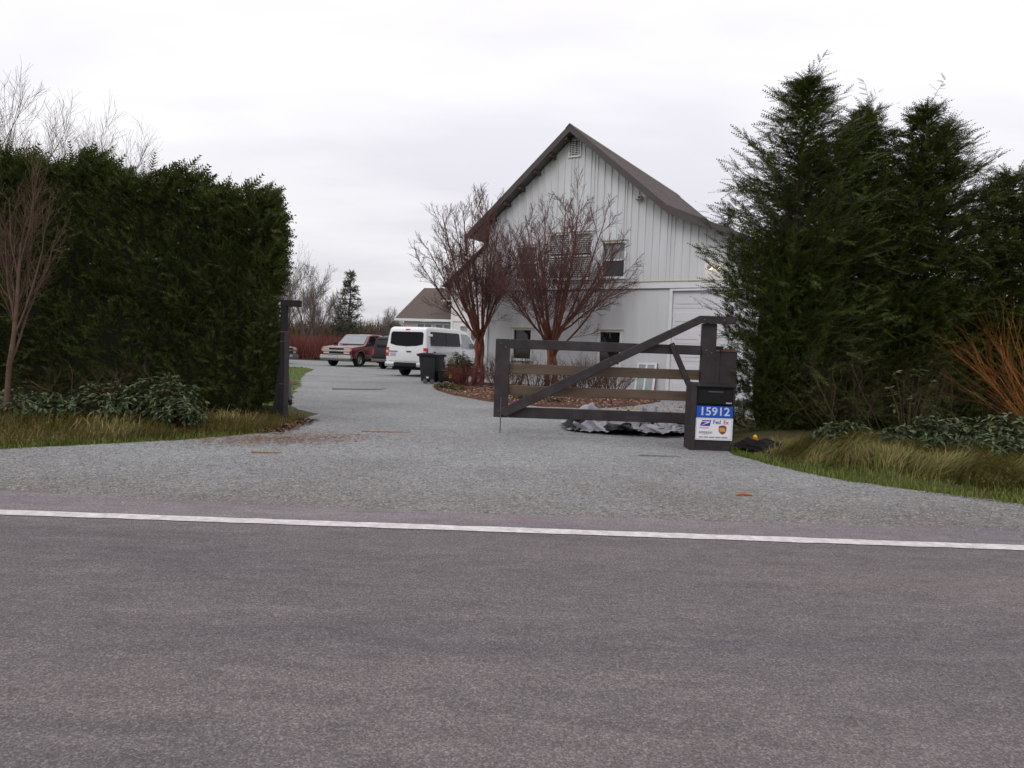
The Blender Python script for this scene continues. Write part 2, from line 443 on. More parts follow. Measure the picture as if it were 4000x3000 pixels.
M['rim'] = mat('wheel_rim', (0.30, 0.28, 0.26), 0.35, 0.1, 6, metal=0.5)
M['tarp'] = mat('grey_tarp', (0.25, 0.247, 0.27), 0.4, 0.3, 2.2, 0.15, 8)
M['tarpb'] = mat('black_tarp', (0.007, 0.007, 0.008), 0.5, 0.2, 4, spec=0.15)
M['cord'] = mat('yellow_cord', (0.55, 0.33, 0.03), 0.5)
M['wood'] = mat('grey_wood', (0.16, 0.13, 0.11), 0.8, 0.2, 10)
M['barkchip'] = mat('bark_chip', (0.30, 0.11, 0.045), 0.85, 0.3, 12)
M['bark_red'] = mat('red_bark', (0.105, 0.032, 0.017), 0.75, 0.5, 7, 0.4, 30, col2=(0.165, 0.058, 0.032), stretch=(1, 1, 0.35))
M['limb_red'] = mat('limb_bark', (0.085, 0.028, 0.017), 0.8, 0.4, 5, 0.3, 30, col2=(0.135, 0.048, 0.03))
M['twig_red'] = leafmat('red_twig', [(0, (0.075, 0.036, 0.034)), (0.6, (0.115, 0.056, 0.050)), (1, (0.16, 0.09, 0.078))], 0.8, 0)
M['bark_grey'] = mat('grey_bark', (0.115, 0.088, 0.080), 0.85, 0.35, 6, 0.4, 30)
M['bark_pink'] = mat('pinkish_bark', (0.090, 0.055, 0.038), 0.8, 0.35, 8, 0.3, 30)
M['twig_pink'] = leafmat('pink_twig', [(0, (0.065, 0.040, 0.026)), (1, (0.14, 0.090, 0.056))], 0.8, 0)
M['twig_grey'] = leafmat('grey_twig', [(0, (0.11, 0.085, 0.078)), (1, (0.21, 0.165, 0.15))], 0.85, 0)
M['twig_brown'] = leafmat('brown_twig', [(0, (0.045, 0.030, 0.018)), (1, (0.12, 0.078, 0.042))], 0.85, 0)
M['twig_dark'] = leafmat('dark_twig', [(0, (0.022, 0.016, 0.010)), (1, (0.075, 0.048, 0.026))], 0.85, 0)
M['twig_orange'] = leafmat('orange_twig', [(0, (0.14, 0.050, 0.012)), (1, (0.32, 0.125, 0.028))], 0.7, 0)
M['berry'] = leafmat('berry_cane', [(0, (0.085, 0.026, 0.024)), (0.6, (0.15, 0.042, 0.040)), (1, (0.20, 0.075, 0.060))], 0.8, 0)
M['cypress'] = leafmat('cypress_green', [(0, (0.016, 0.027, 0.006)), (0.45, (0.042, 0.066, 0.012)), (0.84, (0.088, 0.122, 0.020)), (1, (0.14, 0.115, 0.032))], 0.62, 0.18)
M['hedgegreen'] = leafmat('hedge_green', [(0, (0.016, 0.026, 0.007)), (0.5, (0.040, 0.060, 0.012)), (0.88, (0.084, 0.110, 0.020)), (1, (0.15, 0.11, 0.035))], 0.62, 0.18)
M['inner'] = mat('dark_core', (0.010, 0.011, 0.006), 0.95, 0.3, 5)  # near-black fill for the solid cores added inside the foliage to block light
M['salal'] = leafmat('broad_leaf', [(0, (0.036, 0.054, 0.024)), (0.6, (0.072, 0.098, 0.046)), (0.92, (0.115, 0.145, 0.072)), (1, (0.17, 0.11, 0.04))], 0.5, 0.15, 0.2)
M['grassblade'] = leafmat('grass_blade', [(0, (0.065, 0.078, 0.014)), (0.35, (0.125, 0.130, 0.028)), (0.72, (0.17, 0.135, 0.045)), (1, (0.28, 0.205, 0.09))], 0.7, 0.25)
M['straw'] = leafmat('straw_blade', [(0, (0.13, 0.115, 0.03)), (0.5, (0.24, 0.19, 0.07)), (1, (0.40, 0.31, 0.15))], 0.7, 0.25)
M['grassgreen'] = leafmat('green_blade', [(0, (0.065, 0.11, 0.014)), (0.6, (0.13, 0.18, 0.03)), (1, (0.21, 0.20, 0.06))], 0.7, 0.25)
M['shrubgreen'] = leafmat('shrub_leaf', [(0, (0.03, 0.05, 0.015)), (0.6, (0.075, 0.09, 0.03)), (1, (0.15, 0.10, 0.05))], 0.6, 0.2)
M['deadleaf'] = leafmat('dead_leaf', [(0, (0.11, 0.05, 0.03)), (0.6, (0.24, 0.14, 0.09)), (1, (0.40, 0.29, 0.20))], 0.8, 0.1)
M['oldleaf'] = leafmat('old_leaf', [(0, (0.05, 0.026, 0.018)), (1, (0.17, 0.085, 0.055))], 0.85, 0.1)
M['needle'] = leafmat('dry_needle', [(0, (0.11, 0.050, 0.022)), (1, (0.26, 0.135, 0.065))], 0.8, 0.1)
M['firneedle'] = leafmat('fir_needle', [(0, (0.036, 0.050, 0.024)), (0.6, (0.075, 0.088, 0.044)), (1, (0.12, 0.115, 0.065))], 0.7, 0.15)
M['yellow'] = mat('yellow_plastic', (0.62, 0.42, 0.02), 0.5)
M['orangep'] = mat('orange_plastic', (0.62, 0.14, 0.02), 0.5)

# ------------------------------------------------------------------ setting: ground, road, driveway, bed, banks
def sheet(name, pts, z, m, jag=0.0, step=0.35, seed=1):
    """flat polygon with a slightly ragged outline"""
    rg = np.random.default_rng(seed); P = []
    n = len(pts)
    for i in range(n):
        a = np.array(pts[i], float); b = np.array(pts[(i + 1) % n], float); L = np.linalg.norm(b - a)
        k = max(1, int(L / step)) if (jag and L < 40 and max(abs(a).max(), abs(b).max()) < 62) else 1
        for j in range(k):
            p = a + (b - a) * j / k
            if jag and j: p = p + rg.normal(0, jag, 2)
            P.append(p)
    bm = bmesh.new()
    f = bm.faces.new([bm.verts.new((p[0], p[1], z)) for p in P])
    bmesh.ops.recalc_face_normals(bm, faces=bm.faces)
    if f.normal.z < 0: bmesh.ops.reverse_faces(bm, faces=bm.faces)
    bmesh.ops.triangulate(bm, faces=bm.faces)
    me = bpy.data.meshes.new(name); bm.to_mesh(me); bm.free()
    return kind(link(name, me, m), 'structure')

g = MB(); g.quad((-2500, -300, 0), (2500, -300, 0), (2500, 4000, 0), (-2500, 4000, 0))
kind(g.build('ground', M['grass_ground']), 'structure')

drive = [(-60, 5.2), (-60, 7.4), (-12, 7.7), (-8, 7.9), (-5.86, 8.1), (-4.65, 9.15), (-3.95, 9.9), (-3.45, 10.6), (-3.4, 11.6), (-4.0, 13), (-4.8, 15.5), (-5.75, 18.6),
         (-6.6, 22), (-7.9, 26.5), (-9.1, 31), (-9.5, 33), (-10.2, 36.5), (-11.7, 39.4), (-15, 40.6), (-30, 41.5), (-30, 55.5), (-20, 56.2), (-10, 56.5), (2, 56.5),
         (2, 30), (16, 26), (16, 14.5), (6, 13.4), (4.2, 12.6), (3.5, 11.4), (3.15, 10.2), (3.1, 9.75), (3.45, 8.7), (3.8, 8.0), (5.1, 6.9), (7.5, 6.5), (12, 6.4), (60, 6.4), (60, 5.2)]
sheet('driveway', drive, 0.010, M['gravel'], 0.05, 0.3, 3)

road = sheet('road', [(-62, 5.82), (-8, 5.92), (-4.3, 5.92), (-1.4, 5.72), (0.7, 5.70), (4.3, 5.80), (9, 5.85), (62, 5.85), (62, -3.5), (-62, -3.5)], 0.022, M['asphalt'], 0.025, 0.12, 5)
def stripe(name, y, wd, x0=-62, x1=62):
    rg = np.random.default_rng(11); n = 900
    xs = np.linspace(x0, x1, n)
    V = np.concatenate([np.c_[xs, y - wd / 2 + rg.normal(0, .0035, n), np.full(n, .027)], np.c_[xs, y + wd / 2 + rg.normal(0, .0035, n), np.full(n, .027)]])
    i = np.arange(n - 1)
    return np_mesh(name, V, [np.c_[i, i + 1, i + 1 + n, i + n]])
link('edge_line', stripe('edge_line', 5.18, 0.145), M['line'], road)

def mound(name, x0, x1, y0, y1, hf, m, nx=90, ny=40):
    xs = np.linspace(x0, x1, nx); ys = np.linspace(y0, y1, ny); X, Y = np.meshgrid(xs, ys)
    Z = hf(X, Y)
    V = np.c_[X.ravel(), Y.ravel(), Z.ravel()]
    a = (np.arange(ny - 1)[:, None] * nx + np.arange(nx - 1)[None]).ravel()
    return kind(link(name, np_mesh(name, V, [np.c_[a, a + 1, a + nx + 1, a + nx]], True), m), 'structure')

def sstep(a, b, x):
    t = np.clip((x - a) / (b - a), 0, 1); return t * t * (3 - 2 * t)
def wob(X, Y, s=1.0): return np.sin(X * 2.1 * s + Y * .7) * .5 + np.sin(X * .9 * s - Y * 1.9 + 1.3) * .5
EL_x = np.array([-70, -12, -8, -5.86, -4.65, -3.95, -3.45, -3.3]); EL_y = np.array([7.4, 7.7, 7.9, 8.1, 9.15, 9.9, 10.7, 12.5])
ER_x = np.array([3.0, 3.1, 3.45, 3.8, 5.1, 7.5, 12, 70]); ER_y = np.array([10.5, 9.75, 8.7, 8.0, 6.9, 6.5, 6.4, 6.4])
def bankL(X, Y):
    e = np.interp(X, EL_x, EL_y)
    return np.where(X < -3.35, sstep(0, 1.4, Y - e) * (0.15 + 0.05 * wob(X, Y)) * sstep(-3.4, -4.6, X), 0) - 0.012
def bankR(X, Y):
    e = np.interp(X, ER_x, ER_y)
    return np.where(X > 3.05, sstep(0.0, 1.0, Y - e) * (0.20 + 0.05 * wob(X, Y)) * sstep(3.2, 4.4, X), 0) - 0.012
mound('grass_bank', -26, -3.3, 7.2, 13.5, bankL, M['thatch'], 200, 60)
mound('grass_bank', 3.0, 26, 6.2, 13.5, bankR, M['thatch'], 200, 60)

# mulch bed in front of the barn
bed = [(-2.55, 23.2), (-2.85, 25.2), (-2.3, 28.5), (-0.9, 28.2), (0.5, 26.4), (3.5, 24.6), (5.0, 23.4), (4.4, 20.6), (3.2, 18.4), (1.9, 17.0), (0.6, 17.2), (-0.5, 18.1), (-1.7, 20.2)]
bmc = np.array(bed); cen = np.array([1.0, 22.5])
V = [(*cen, 0.14)]; rings = [0.35, 0.7, 0.92, 1.0]; hh = [0.13, 0.10, 0.06, 0.004]
pp = []
for i in range(len(bmc)):
    a, b = bmc[i], bmc[(i + 1) % len(bmc)]
    for j in range(5): pp.append(a + (b - a) * j / 5 + rng.normal(0, .05, 2) * (j > 0))
pp = np.array(pp); n = len(pp)
for r_, h_ in zip(rings, hh):
    q = cen + (pp - cen) * r_
    V += [(x, y, h_ + rng.uniform(-.015, .015) * (h_ > .01)) for x, y in q]
F3 = [(0, 1 + i, 1 + (i + 1) % n) for i in range(n)]; F4 = []
for k in range(len(rings) - 1):
    o = 1 + k * n
    F4 += [(o + i, o + n + i, o + n + (i + 1) % n, o + (i + 1) % n) for i in range(n)]
kind(link('mulch_bed', np_mesh('mulch_bed', V, [F3, F4], True), M['mulch']), 'structure')
sheet('mulch_strip', [(-6.6, 21.5), (-7.6, 24.9), (-9.0, 25.2), (-9.2, 22.4), (-7.5, 21.2)], 0.014, M['mulch'], 0.06, 0.3, 8)

# far hills behind the trees
def hills():
    xs = np.linspace(-2200, 2200, 160)
    h = 18 + 9 * np.sin(xs * .004) + 9 * np.sin(xs * .011 + 1) + 5 * np.sin(xs * .027)
    V = np.concatenate([np.c_[xs, np.full(160, 2600), np.full(160, -1)], np.c_[xs, np.full(160, 2750), h], np.c_[xs, np.full(160, 3300), h * .2]])
    i = np.arange(159)
    return np_mesh('hills', V, [np.concatenate([np.c_[i, i + 1, i + 161, i + 160], np.c_[i + 160, i + 161, i + 321, i + 320]])], True)
kind(link('hills', hills(), mat('hill_blue', (0.20, 0.24, 0.32), 1.0, 0.1, 0.005)), 'structure')

# ------------------------------------------------------------------ barn
YB = R(31.0)
barn = empty('barn', (5.17, 23.78, 0), -YB, 'white metal-sided barn with brown roof behind the dark gate', 'barn')
RS, SL, RZ = -3.72, 0.842, 9.33          # ridge position, slope, height of the roof top
LS, LZ, LSL, LEND = -0.05, 6.24, 0.43, 4.7   # break to the lean-to
BL = 11.0                                # length
WL, WR = -7.25, 4.45                     # wall ends
def rooftop(s):
    if s <= LS: return RZ - SL * abs(s - RS)
    return LZ - LSL * (s - LS)
def wallTop(s): return rooftop(s) - 0.20
BZ0, BZ1 = 3.61, 3.83
UW = [(-6.00, -5.12, 4.03, 5.22), (-2.50, -1.66, 4.03, 5.22), (-4.60, -2.92, 4.03, 5.60)]
LW = [(-6.02, -5.25, 1.05, 2.14), (-2.48, -1.70, 0.98, 2.12)]
DOOR = (0.10, 3.0, 0.0, 3.52)
PT = 0.03
def panel(s0, s1, z0, zt0, zt1, rib):
    b = MB()
    rw = 0.035
    pl = [(s0, 0.0), (s1 - rw, -0.012), (s1 - rw, -0.034), (s1, -0.034), (s1, PT), (s0, PT)] if rib and s1 - s0 > 0.08 else [(s0, 0.0), (s1, 0.0), (s1, PT), (s0, PT)]
    zt = lambda s: zt0 + (zt1 - zt0) * (s - s0) / (s1 - s0)
    a = [b.bm.verts.new((s, d, z0)) for s, d in pl]; c = [b.bm.verts.new((s, d, zt(s))) for s, d in pl]
    k = len(pl); b.bm.faces.new(a[::-1]); b.bm.faces.new(c)
    for i in range(k):
        j = (i + 1) % k; b.bm.faces.new((a[i], a[j], c[j], c[i]))
    return b.build('siding_panel', M['siding'], barn)
def columns(wins, step):
    e = set(np.round(np.arange(WL, WR + 1e-6, step), 3)) | {WL, WR, round(RS, 3), round(LS, 3)}
    for w_ in wins: e |= {round(w_[0], 3), round(w_[1], 3)}
    e = sorted(e)
    return [(a, b) for a, b in zip(e[:-1], e[1:]) if b - a > 0.004]
for (a, b_) in columns(UW, 0.262):
    mid = (a + b_) / 2; hit = [w_ for w_ in UW if w_[0] - 1e-3 <= mid <= w_[1] + 1e-3]
    rib = True
    if hit:
        w_ = hit[0]
        panel(a, b_, BZ1, w_[2], w_[2], rib); panel(a, b_, w_[3], wallTop(a), wallTop(b_), rib)
    else: panel(a, b_, BZ1, wallTop(a), wallTop(b_), rib)
for (a, b_) in columns(LW + [DOOR], 0.30):
    mid = (a + b_) / 2
    if DOOR[0] - 1e-3 <= mid <= DOOR[1] + 1e-3:
        panel(a, b_, DOOR[3], BZ0, BZ0, False); continue
    hit = [w_ for w_ in LW if w_[0] - 1e-3 <= mid <= w_[1] + 1e-3]
    if hit:
        w_ = hit[0]; panel(a, b_, 0.02, w_[2], w_[2], False); panel(a, b_, w_[3], BZ0, BZ0, False)
    else: panel(a, b_, 0.02, BZ0, BZ0, False)
boxpart('belly_band', M['trim'], barn, WL - .02, WR, -0.045, PT, BZ0, BZ1)
boxpart('band_cap', M['soil'], barn, WL - .02, WR, -0.07, -0.0, BZ1, BZ1 + .018)
boxpart('band_drip', M['fascia'], barn, WL - .02, WR, -0.06, -0.0, BZ0 - .016, BZ0)
boxpart('corner_trim', M['trim'], barn, WL - .05, WL + .07, -0.05, -0.028, 0.02, BZ0 - .02)
boxpart('corner_trim', M['trim'], barn, WL - .05, WL + .07, -0.05, -0.028, BZ1 + .02, 6.1)
# inner wall, side walls and back
b = MB()
ins = lambda s: wallTop(s) - 0.05
core = [(WL + .03, 0.0), (WR - .03, 0.0), (WR - .03, ins(WR)), (LS, ins(LS)), (RS, ins(RS)), (WL + .03, ins(WL + .03))]
b.prism(core, 0.16, 0.22); b.build('inner_wall', M['dark'], barn)
boxpart('side_wall', M['siding'], barn, WL, WL + .1, PT + .005, BL, 0.0, wallTop(WL) - .05)
boxpart('side_wall', M['siding'], barn, WR - .1, WR, PT + .005, BL, 0.0, wallTop(WR) - .05)
b = MB(); b.prism(core, BL - .12, BL - .02); b.build('back_wall', M['siding'], barn)
# roof: three slabs
TH_ = 0.17
def slab(s0, s1, name, m, d0=-0.5, d1=BL + .4, th=TH_, lift=0.0):
    z0, z1 = rooftop(s0 + 1e-6 if s0 >= LS else s0) + lift, rooftop(s1) + lift
    b = MB(); b.prism([(s0, z0 - th), (s1, z1 - th), (s1, z1), (s0, z0)], d0, d1); return b.build(name, m, barn)
slab(-7.92, RS, 'roof_slope', M['roofb']); slab(RS, LS, 'roof_slope', M['roofb']); slab(LS, LEND, 'lean_to_roof', M['roofb'])
def rake(s0, s1):
    z0, z1 = rooftop(s0 + 1e-6 if s0 >= LS else s0), rooftop(s1)
    b = MB(); b.prism([(s0, z0 - .24), (s1, z1 - .24), (s1, z1 + .025), (s0, z0 + .025)], -0.535, -0.503); return b.build('rake_board', M['fascia'], barn)
rake(-7.95, RS); rake(RS, LS); rake(LS, LEND)
b = MB(); b.prism([(RS - .16, RZ - .13), (RS, RZ + .01), (RS + .16, RZ - .13), (RS + .16, RZ - .10), (RS, RZ + .05), (RS - .16, RZ - .10)], -0.55, BL + .42)
b.build('ridge_cap', M['fascia'], barn)
b = MB()
for s0, s1 in ((RS, LS), (LS, LEND)):
    for d in np.arange(-0.3, BL + .3, 0.3):
        z0, z1 = rooftop(s0 + 1e-6 if s0 >= LS else s0), rooftop(s1)
        b.prism([(s0 + .17, z0 - (0.143 if s0 < LS else .07) - .01), (s1, z1 - .01), (s1, z1 + .02), (s0 + .17, z0 - (0.143 if s0 < LS else .07) + .02)], d, d + .03)
kind(b.build('roof_ribs', M['roofb'], barn), 'stuff')
b = MB(); b.box(-8.05, -7.92, -0.5, BL + .4, rooftop(-7.92) - .17, rooftop(-7.92) - .03); b.build('gutter', M['fascia'], barn)
# eave return at the lower left, purlin ends under the rake
b = MB(); b.prism([(-7.9, rooftop(-7.92) - .2), (-7.25, rooftop(-7.92) - .28), (-7.25, rooftop(-7.25) - .22)], -0.46, -0.02); b.build('eave_return', M['fascia'], barn)
for s in np.arange(-7.0, RS, 0.62):
    z = rooftop(s) - .2
    b = MB(); b.box(s - .05, s + .05, -0.48, 0, z - .13, z - .01); b.build('purlin', M['soffit'], barn)

def window(parent, w_, upper, lower, split=True, mull=False, d=0.0, fm='trim', head=True):
    s0, s1, z0, z1 = w_; t = 0.055
    win = boxpart('window', M['dark'], parent, s0 + .01, s1 - .01, d + .10, d + .125, z0 + .01, z1 - .01)
    b = MB()
    b.box(s0 - t, s0 + .012, d - .05, d + .03, z0 - t, z1 + t); b.box(s1 - .012, s1 + t, d - .05, d + .03, z0 - t, z1 + t)
    b.box(s0 + .012, s1 - .012, d - .05, d + .03, z1 - .012, z1 + t); b.box(s0 + .012, s1 - .012, d - .05, d + .03, z0 - t, z0 + .012)
    b.build('frame', M[fm], win)
    if head: boxpart('head_flashing', M['soil'], win, s0 - .12, s1 + .12, d - .085, d - .052, z1 + t - .005, z1 + t + .025)
    boxpart('sill', M[fm], win, s0 - .09, s1 + .09, d - .09, d - .052, z0 - t - .03, z0 - t + .012)
    zm = (z0 + z1) / 2; mul = [(s0, s1)] if not mull else [(s0, (s0 + s1) / 2 - .04), ((s0 + s1) / 2 + .04, s1)]
    if mull: boxpart('mullion', M[fm], win, (s0 + s1) / 2 - .04, (s0 + s1) / 2 + .04, d - .045, d + .06, z0 + .013, z1 - .013)
    for a, c in mul:
        if split:
            boxpart('meeting_rail', M[fm], win, a + .013, c - .013, d + .005, d + .06, zm - .03, zm + .03)
            boxpart('pane', upper, win, a + .013, c - .013, d + .05, d + .056, zm + .031, z1 - .013)
            boxpart('pane', lower, win, a + .013, c - .013, d + .03, d + .036, z0 + .013, zm - .031)
        else:
            boxpart('pane', upper, win, a + .013, c - .013, d + .05, d + .056, z0 + .013, z1 - .013)
    return win
window(barn, UW[0], M['glassp'], M['screen']); window(barn, UW[1], M['glassp'], M['screen'])
wc = window(barn, UW[2], M['glassd'], M['glassd'], True, True)
for hx0, hx1 in ((-4.57, -3.81), (-3.71, -2.95)):
    for z in np.arange(4.09, 5.55, 0.075):
        if abs(z - 4.815) < .06: continue
        b = MB(); b.box(hx0, hx1, 0.012, 0.026, z, z + .052); b.build('blind_slat', M['blind'], wc)
window(barn, LW[0], M['glassd'], M['glassd']); window(barn, LW[1], M['glassd'], M['glassd'])
# gable louvre
lv = boxpart('gable_louvre', M['dark'], barn, -3.93, -3.52, -0.012, -0.004, 8.36, 8.90)
b = MB()
for x0, x1, z0, z1 in ((-3.97, -3.93, 8.32, 8.94), (-3.52, -3.48, 8.32, 8.94), (-3.93, -3.52, 8.90, 8.94), (-3.93, -3.52, 8.32, 8.36)): b.box(x0, x1, -.07, -.013, z0, z1)
b.build('frame', M['trim'], lv)
for i in range(8):
    z = 8.385 + i * .066
    b = MB(); b.prism([(0, 0), (0.41, 0), (0.41, .016), (0, .016)], -.062, -.02, lambda c: Vector((c.x - 3.93, c.y, z + c.z + (c.y + .02) * .5))); b.build('slat', M['trim'], lv)
# garage door with raised panels
dr = boxpart('garage_door', M['gdoor'], barn, DOOR[0], DOOR[1], 0.09, 0.13, 0.01, DOOR[3])
for r_ in range(6):
    z0 = 0.03 + r_ * 0.585
    sec = boxpart('door_section', M['gdoor'], dr, DOOR[0] + .01, DOOR[1] - .01, 0.07, 0.089, z0, z0 + .572)
    for c_ in range(3):
        x0 = DOOR[0] + .10 + c_ * .95
        b = MB(); b.box(x0, x0 + .80, 0.055, 0.0695, z0 + .13, z0 + .44); b.build('raised_panel', M['gdoor'], sec, .012, 1)
b = MB()
b.box(DOOR[0] - .10, DOOR[0], -.05, .09, 0.0, DOOR[3] + .09); b.box(DOOR[1], DOOR[1] + .10, -.05, .09, 0.0, DOOR[3] + .09); b.box(DOOR[0], DOOR[1], -.05, .09, DOOR[3], DOOR[3] + .085)
b.build('door_casing', M['trim'], barn)
# small fixture and lit twin floodlight on the wall
cmx = empty('wall_sensor', tuple(barn.matrix_basis @ Vector((0, 0, 0))), 0)
bpy.data.objects.remove(cmx)
def bw(s, d, z):
    return (5.17 + s * math.cos(YB) + d * math.sin(YB), 23.78 - s * math.sin(YB) + d * math.cos(YB), z)
e = empty('security_camera', bw(-1.2, -.03, 6.62), -YB, 'small beige box fixed high under the right roof slope of the barn', 'security camera')
boxpart('housing', M['beige'], e, -.10, .10, -.20, -.02, -.02, .11, .015); boxpart('lens', M['black'], e, .02, .085, -.212, -.201, .01, .07); boxpart('bracket', M['trim'], e, -.04, .04, -.019, .03, -.06, .06)
e = empty('floodlight', bw(1.46, -.03, 4.27), -YB, 'lit twin floodlight on the barn wall above the garage door', 'floodlight')
boxpart('base', M['beige'], e, -.07, .07, -.08, .0, -.02, .12, .01)
for sx in (-1, 1):
    Mx = Matrix.Translation((sx * .125, -.17, -.02)) @ Matrix.Rotation(R(70), 4, 'X')
    b = MB(); b.lathe([(0.0, .11), (.045, .10), (.075, .02), (.08, 0)], 16, Mx); h = b.build('lamp_head', M['beige'], e, smooth=True)
    b = MB(); b.lathe([(0, -.085), (.04, -.075), (.066, -.045), (.072, -.012), (.06, .004)], 16, Mx); b.build('bulb', M['lampglow'], h, smooth=True)
    b = MB(); b.bar((sx * .03, -.075, .05), (sx * .11, -.15, .03), .025, .025); b.build('arm', M['beige'], e)

# sash leaning on the barn
e = empty('window_sash', bw(-1.0, -.34, 0.01), -YB, 'old white window sash leaning on the barn wall left of the garage door', 'window')
e.rotation_euler = (R(-13), 0, -YB)
b = MB()
for x0, x1, z0, z1 in ((0, .06, 0, 1.1), (.62, .70, 0, 1.1), (.31, .37, .06, 1.04), (.06, .62, 1.04, 1.1), (.06, .62, 0, .06)): b.box(x0, x1, -.02, .02, z0, z1)
b.build('frame', M['trim'], e)
boxpart('pane', M['glassp'], e, .061, .309, -.004, .004, .061, 1.039); boxpart('pane', M['glassp'], e, .371, .619, -.004, .004, .061, 1.039)
boxpart('red_edge', mat('red_edge', (.22, .05, .04)), e, .701, .725, -.02, .02, 0, 1.1)

# ------------------------------------------------------------------ house behind the van
YH = R(12)
house = empty('house', (-3.9, 47.4, 0), -YH, 'pale house with brown shingle roof and tall gabled wing beyond the white van', 'house')
def hw(name, m, x0, x1, y0, y1, z0, z1, bevel=0): return boxpart(name, m, house, x0, x1, y0, y1, z0, z1, bevel)
# low wing: local x -4.0..0.0 ; front wall at y=.5
WIN = [(-2.80, -1.78, 1.6, 2.93), (-1.50, -0.45, 1.6, 2.93)]
hw('wing_wall', M['hsiding'], -3.75, 0.3, 0.42, 8.0, 0, 3.1)
for w_ in WIN: window(house, w_, M['hglass'], M['hglass'], False, True, 0.365, 'trim', False)
b = MB()
RUN, EZ, PK = 4.3, 3.30, 5.72
b.prism([(0.05, EZ - .16), (0.05, EZ), (RUN, PK), (RUN + 4.2, EZ), (RUN + 4.2, EZ - .16), (RUN, PK - .18)], 0, 1, lambda c: Vector((-4.3 + c.y * 5.0 + (.55 * (1 - abs(c.x - RUN) / 4.3) if c.y < .5 else 0), c.x, c.z)))
b.build('wing_roof', M['hroof'], house)
b = MB(); b.prism([(0.0, EZ - .20), (0.0, EZ + .02), (RUN, PK + .03), (RUN, PK - .2)], 0, 1, lambda c: Vector((-4.34 + c.y * .035 + .55 * c.x / RUN, c.x, c.z))); b.build('rake_board', M['trim'], house)
hw('gutter', M['trim'], -4.34, -0.02, -0.09, 0.045, EZ - .19, EZ - .03)
hw('frieze_board', M['trim'], -3.75, -0.01, 0.395, 0.418, 3.0, 3.09)
hw('downspout', M['trim'], -3.82, -3.755, 0.3, 0.40, 0.1, 3.0)
# shade-casting little eave over the wing roof against the tall wing
hw('small_eave', M['trim'], -1.35, -0.02, 0.9, 2.2, 4.52, 4.66); hw('small_eave_roof', M['hroof'], -1.40, -0.02, 0.85, 2.25, 4.66, 4.74); hw('small_eave', M['trim'], -0.85, -0.02, 1.1, 2.2, 4.22, 4.34)
# tall gabled wing: local x 0..7.2, front at y=-1.2
FY = -1.0
def gz(x): return 5.75 + 0.98 * min(x + .0, 7.2 - x)
b = MB(); b.prism([(0.04, 0), (7.16, 0), (7.16, 5.6), (3.6, 5.6 + 3.5), (0.04, 5.6)], FY + .05, 8.5); b.build('gable_wall', M['hsiding'], house)
z = 3.30
while z < 9.0:
    x0 = 0.0 if z < 5.6 else (z - 5.6) / .98
    x1 = 7.2 - x0
    if x1 - x0 < .5: break
    b = MB(); b.prism([(x0 + .04, z), (min(x1, 3.3), z), (min(x1, 3.3), z + .185), (x0 + .04, z + .185)], 0, 1, lambda c: Vector((c.x, FY + .045 - (.028 if c.z < z + .1 else .008) * (c.y < .5), c.z)))
    b.build('siding_board', M['hsiding'], house); z += .19
hw('corner_board', M['trim'], -0.03, 0.10, FY - .012, FY + .2, 0.0, 5.75)
hw('belt_board', M['trim'], 0.11, 3.3, FY - .012, FY + .045, 3.12, 3.29)
b = MB(); b.prism([(-.55, 5.32), (3.6, 9.40), (3.6, 9.62), (-.60, 5.50)], FY - .55, 8.6); b.prism([(7.75, 5.32), (3.6, 9.40), (3.6, 9.62), (7.8, 5.50)], FY - .55, 8.6); b.build('gable_roof', M['hroof'], house)
b = MB(); b.prism([(-.62, 5.26), (3.6, 9.36), (3.6, 9.62), (-.62, 5.49)], FY - .60, FY - .555); b.build('rake_board', M['trim'], house)
window(house, (0.62, 1.22, 4.72, 5.30), M['hglass'], M['hglass'], False, False, FY - .03, 'trim', False)
window(house, (0.62, 1.15, 0.9, 2.82), M['hglass'], M['hglass'], False, False, FY - .0, 'trim', False)
hw('porch_lantern', M['greytrim'], 1.42, 1.62, FY - .22, FY + .04, 1.95, 2.45)

# ------------------------------------------------------------------ gate, posts, mailbox
GY = 11.3
gate = empty('gate', (3.1, GY, 0), 0, 'dark brown wooden gate leaf with diagonal brace hanging closed across the driveway', 'gate')
def gb(name, p, q, wd, h, m='gatepaint', y=0.0, par=None):
    b = MB(); b.bar((p[0] - 3.1, y, p[1]), (q[0] - 3.1, y, q[1]), wd, h); return b.build(name, M[m], par or gate, .006, 1)
b = MB(); b.box(-.28 - 3.1, -.05 - 3.1, -.05, .05, .28, 1.53); b.build('stile', M['gatepaint'], gate, .008, 1)
b = MB(); b.box(2.99 - 3.1, 3.215 - 3.1, -.06, .06, .28, 1.885); b.build('stile', M['gatepaint'], gate, .008, 1)
gb('rail', (-.048, 1.455), (2.988, 1.455), .085, .15); gb('rail', (-.048, .365), (2.988, .365), .085, .17)
gb('board', (-.15, 1.06), (3.05, 1.06), .03, .16, 'gateboard', .066); gb('board', (-.15, .715), (3.05, .715), .03, .155, 'gateboard', .066)
# diagonal brace in front, bending into the level arm above the hinge stile
b = MB(); b.prism([(-.16, .335), (-.08, .30), (2.96, 1.885), (3.49, 1.885), (3.49, 2.0), (2.92, 2.0), (-.16, .43)], -.135, -.065, lambda c: Vector((c.x - 3.1, c.y, c.z)))
b.build('diagonal_brace', M['gatepaint'], gate, .006, 1)
gb('strut', (2.49, 1.55), (2.915, .66), .06, .085, 'gatepaint', -.10)
gb('drop_rod', (-.165, .03), (-.165, .60), .018, .018, 'greytrim', -.062)
for z in (.55, 1.5):
    b = MB(); b.box(3.2165 - 3.1, 3.33 - 3.1, -.035, .035, z - .03, z + .03); b.build('hinge', M['blackmetal'], gate)

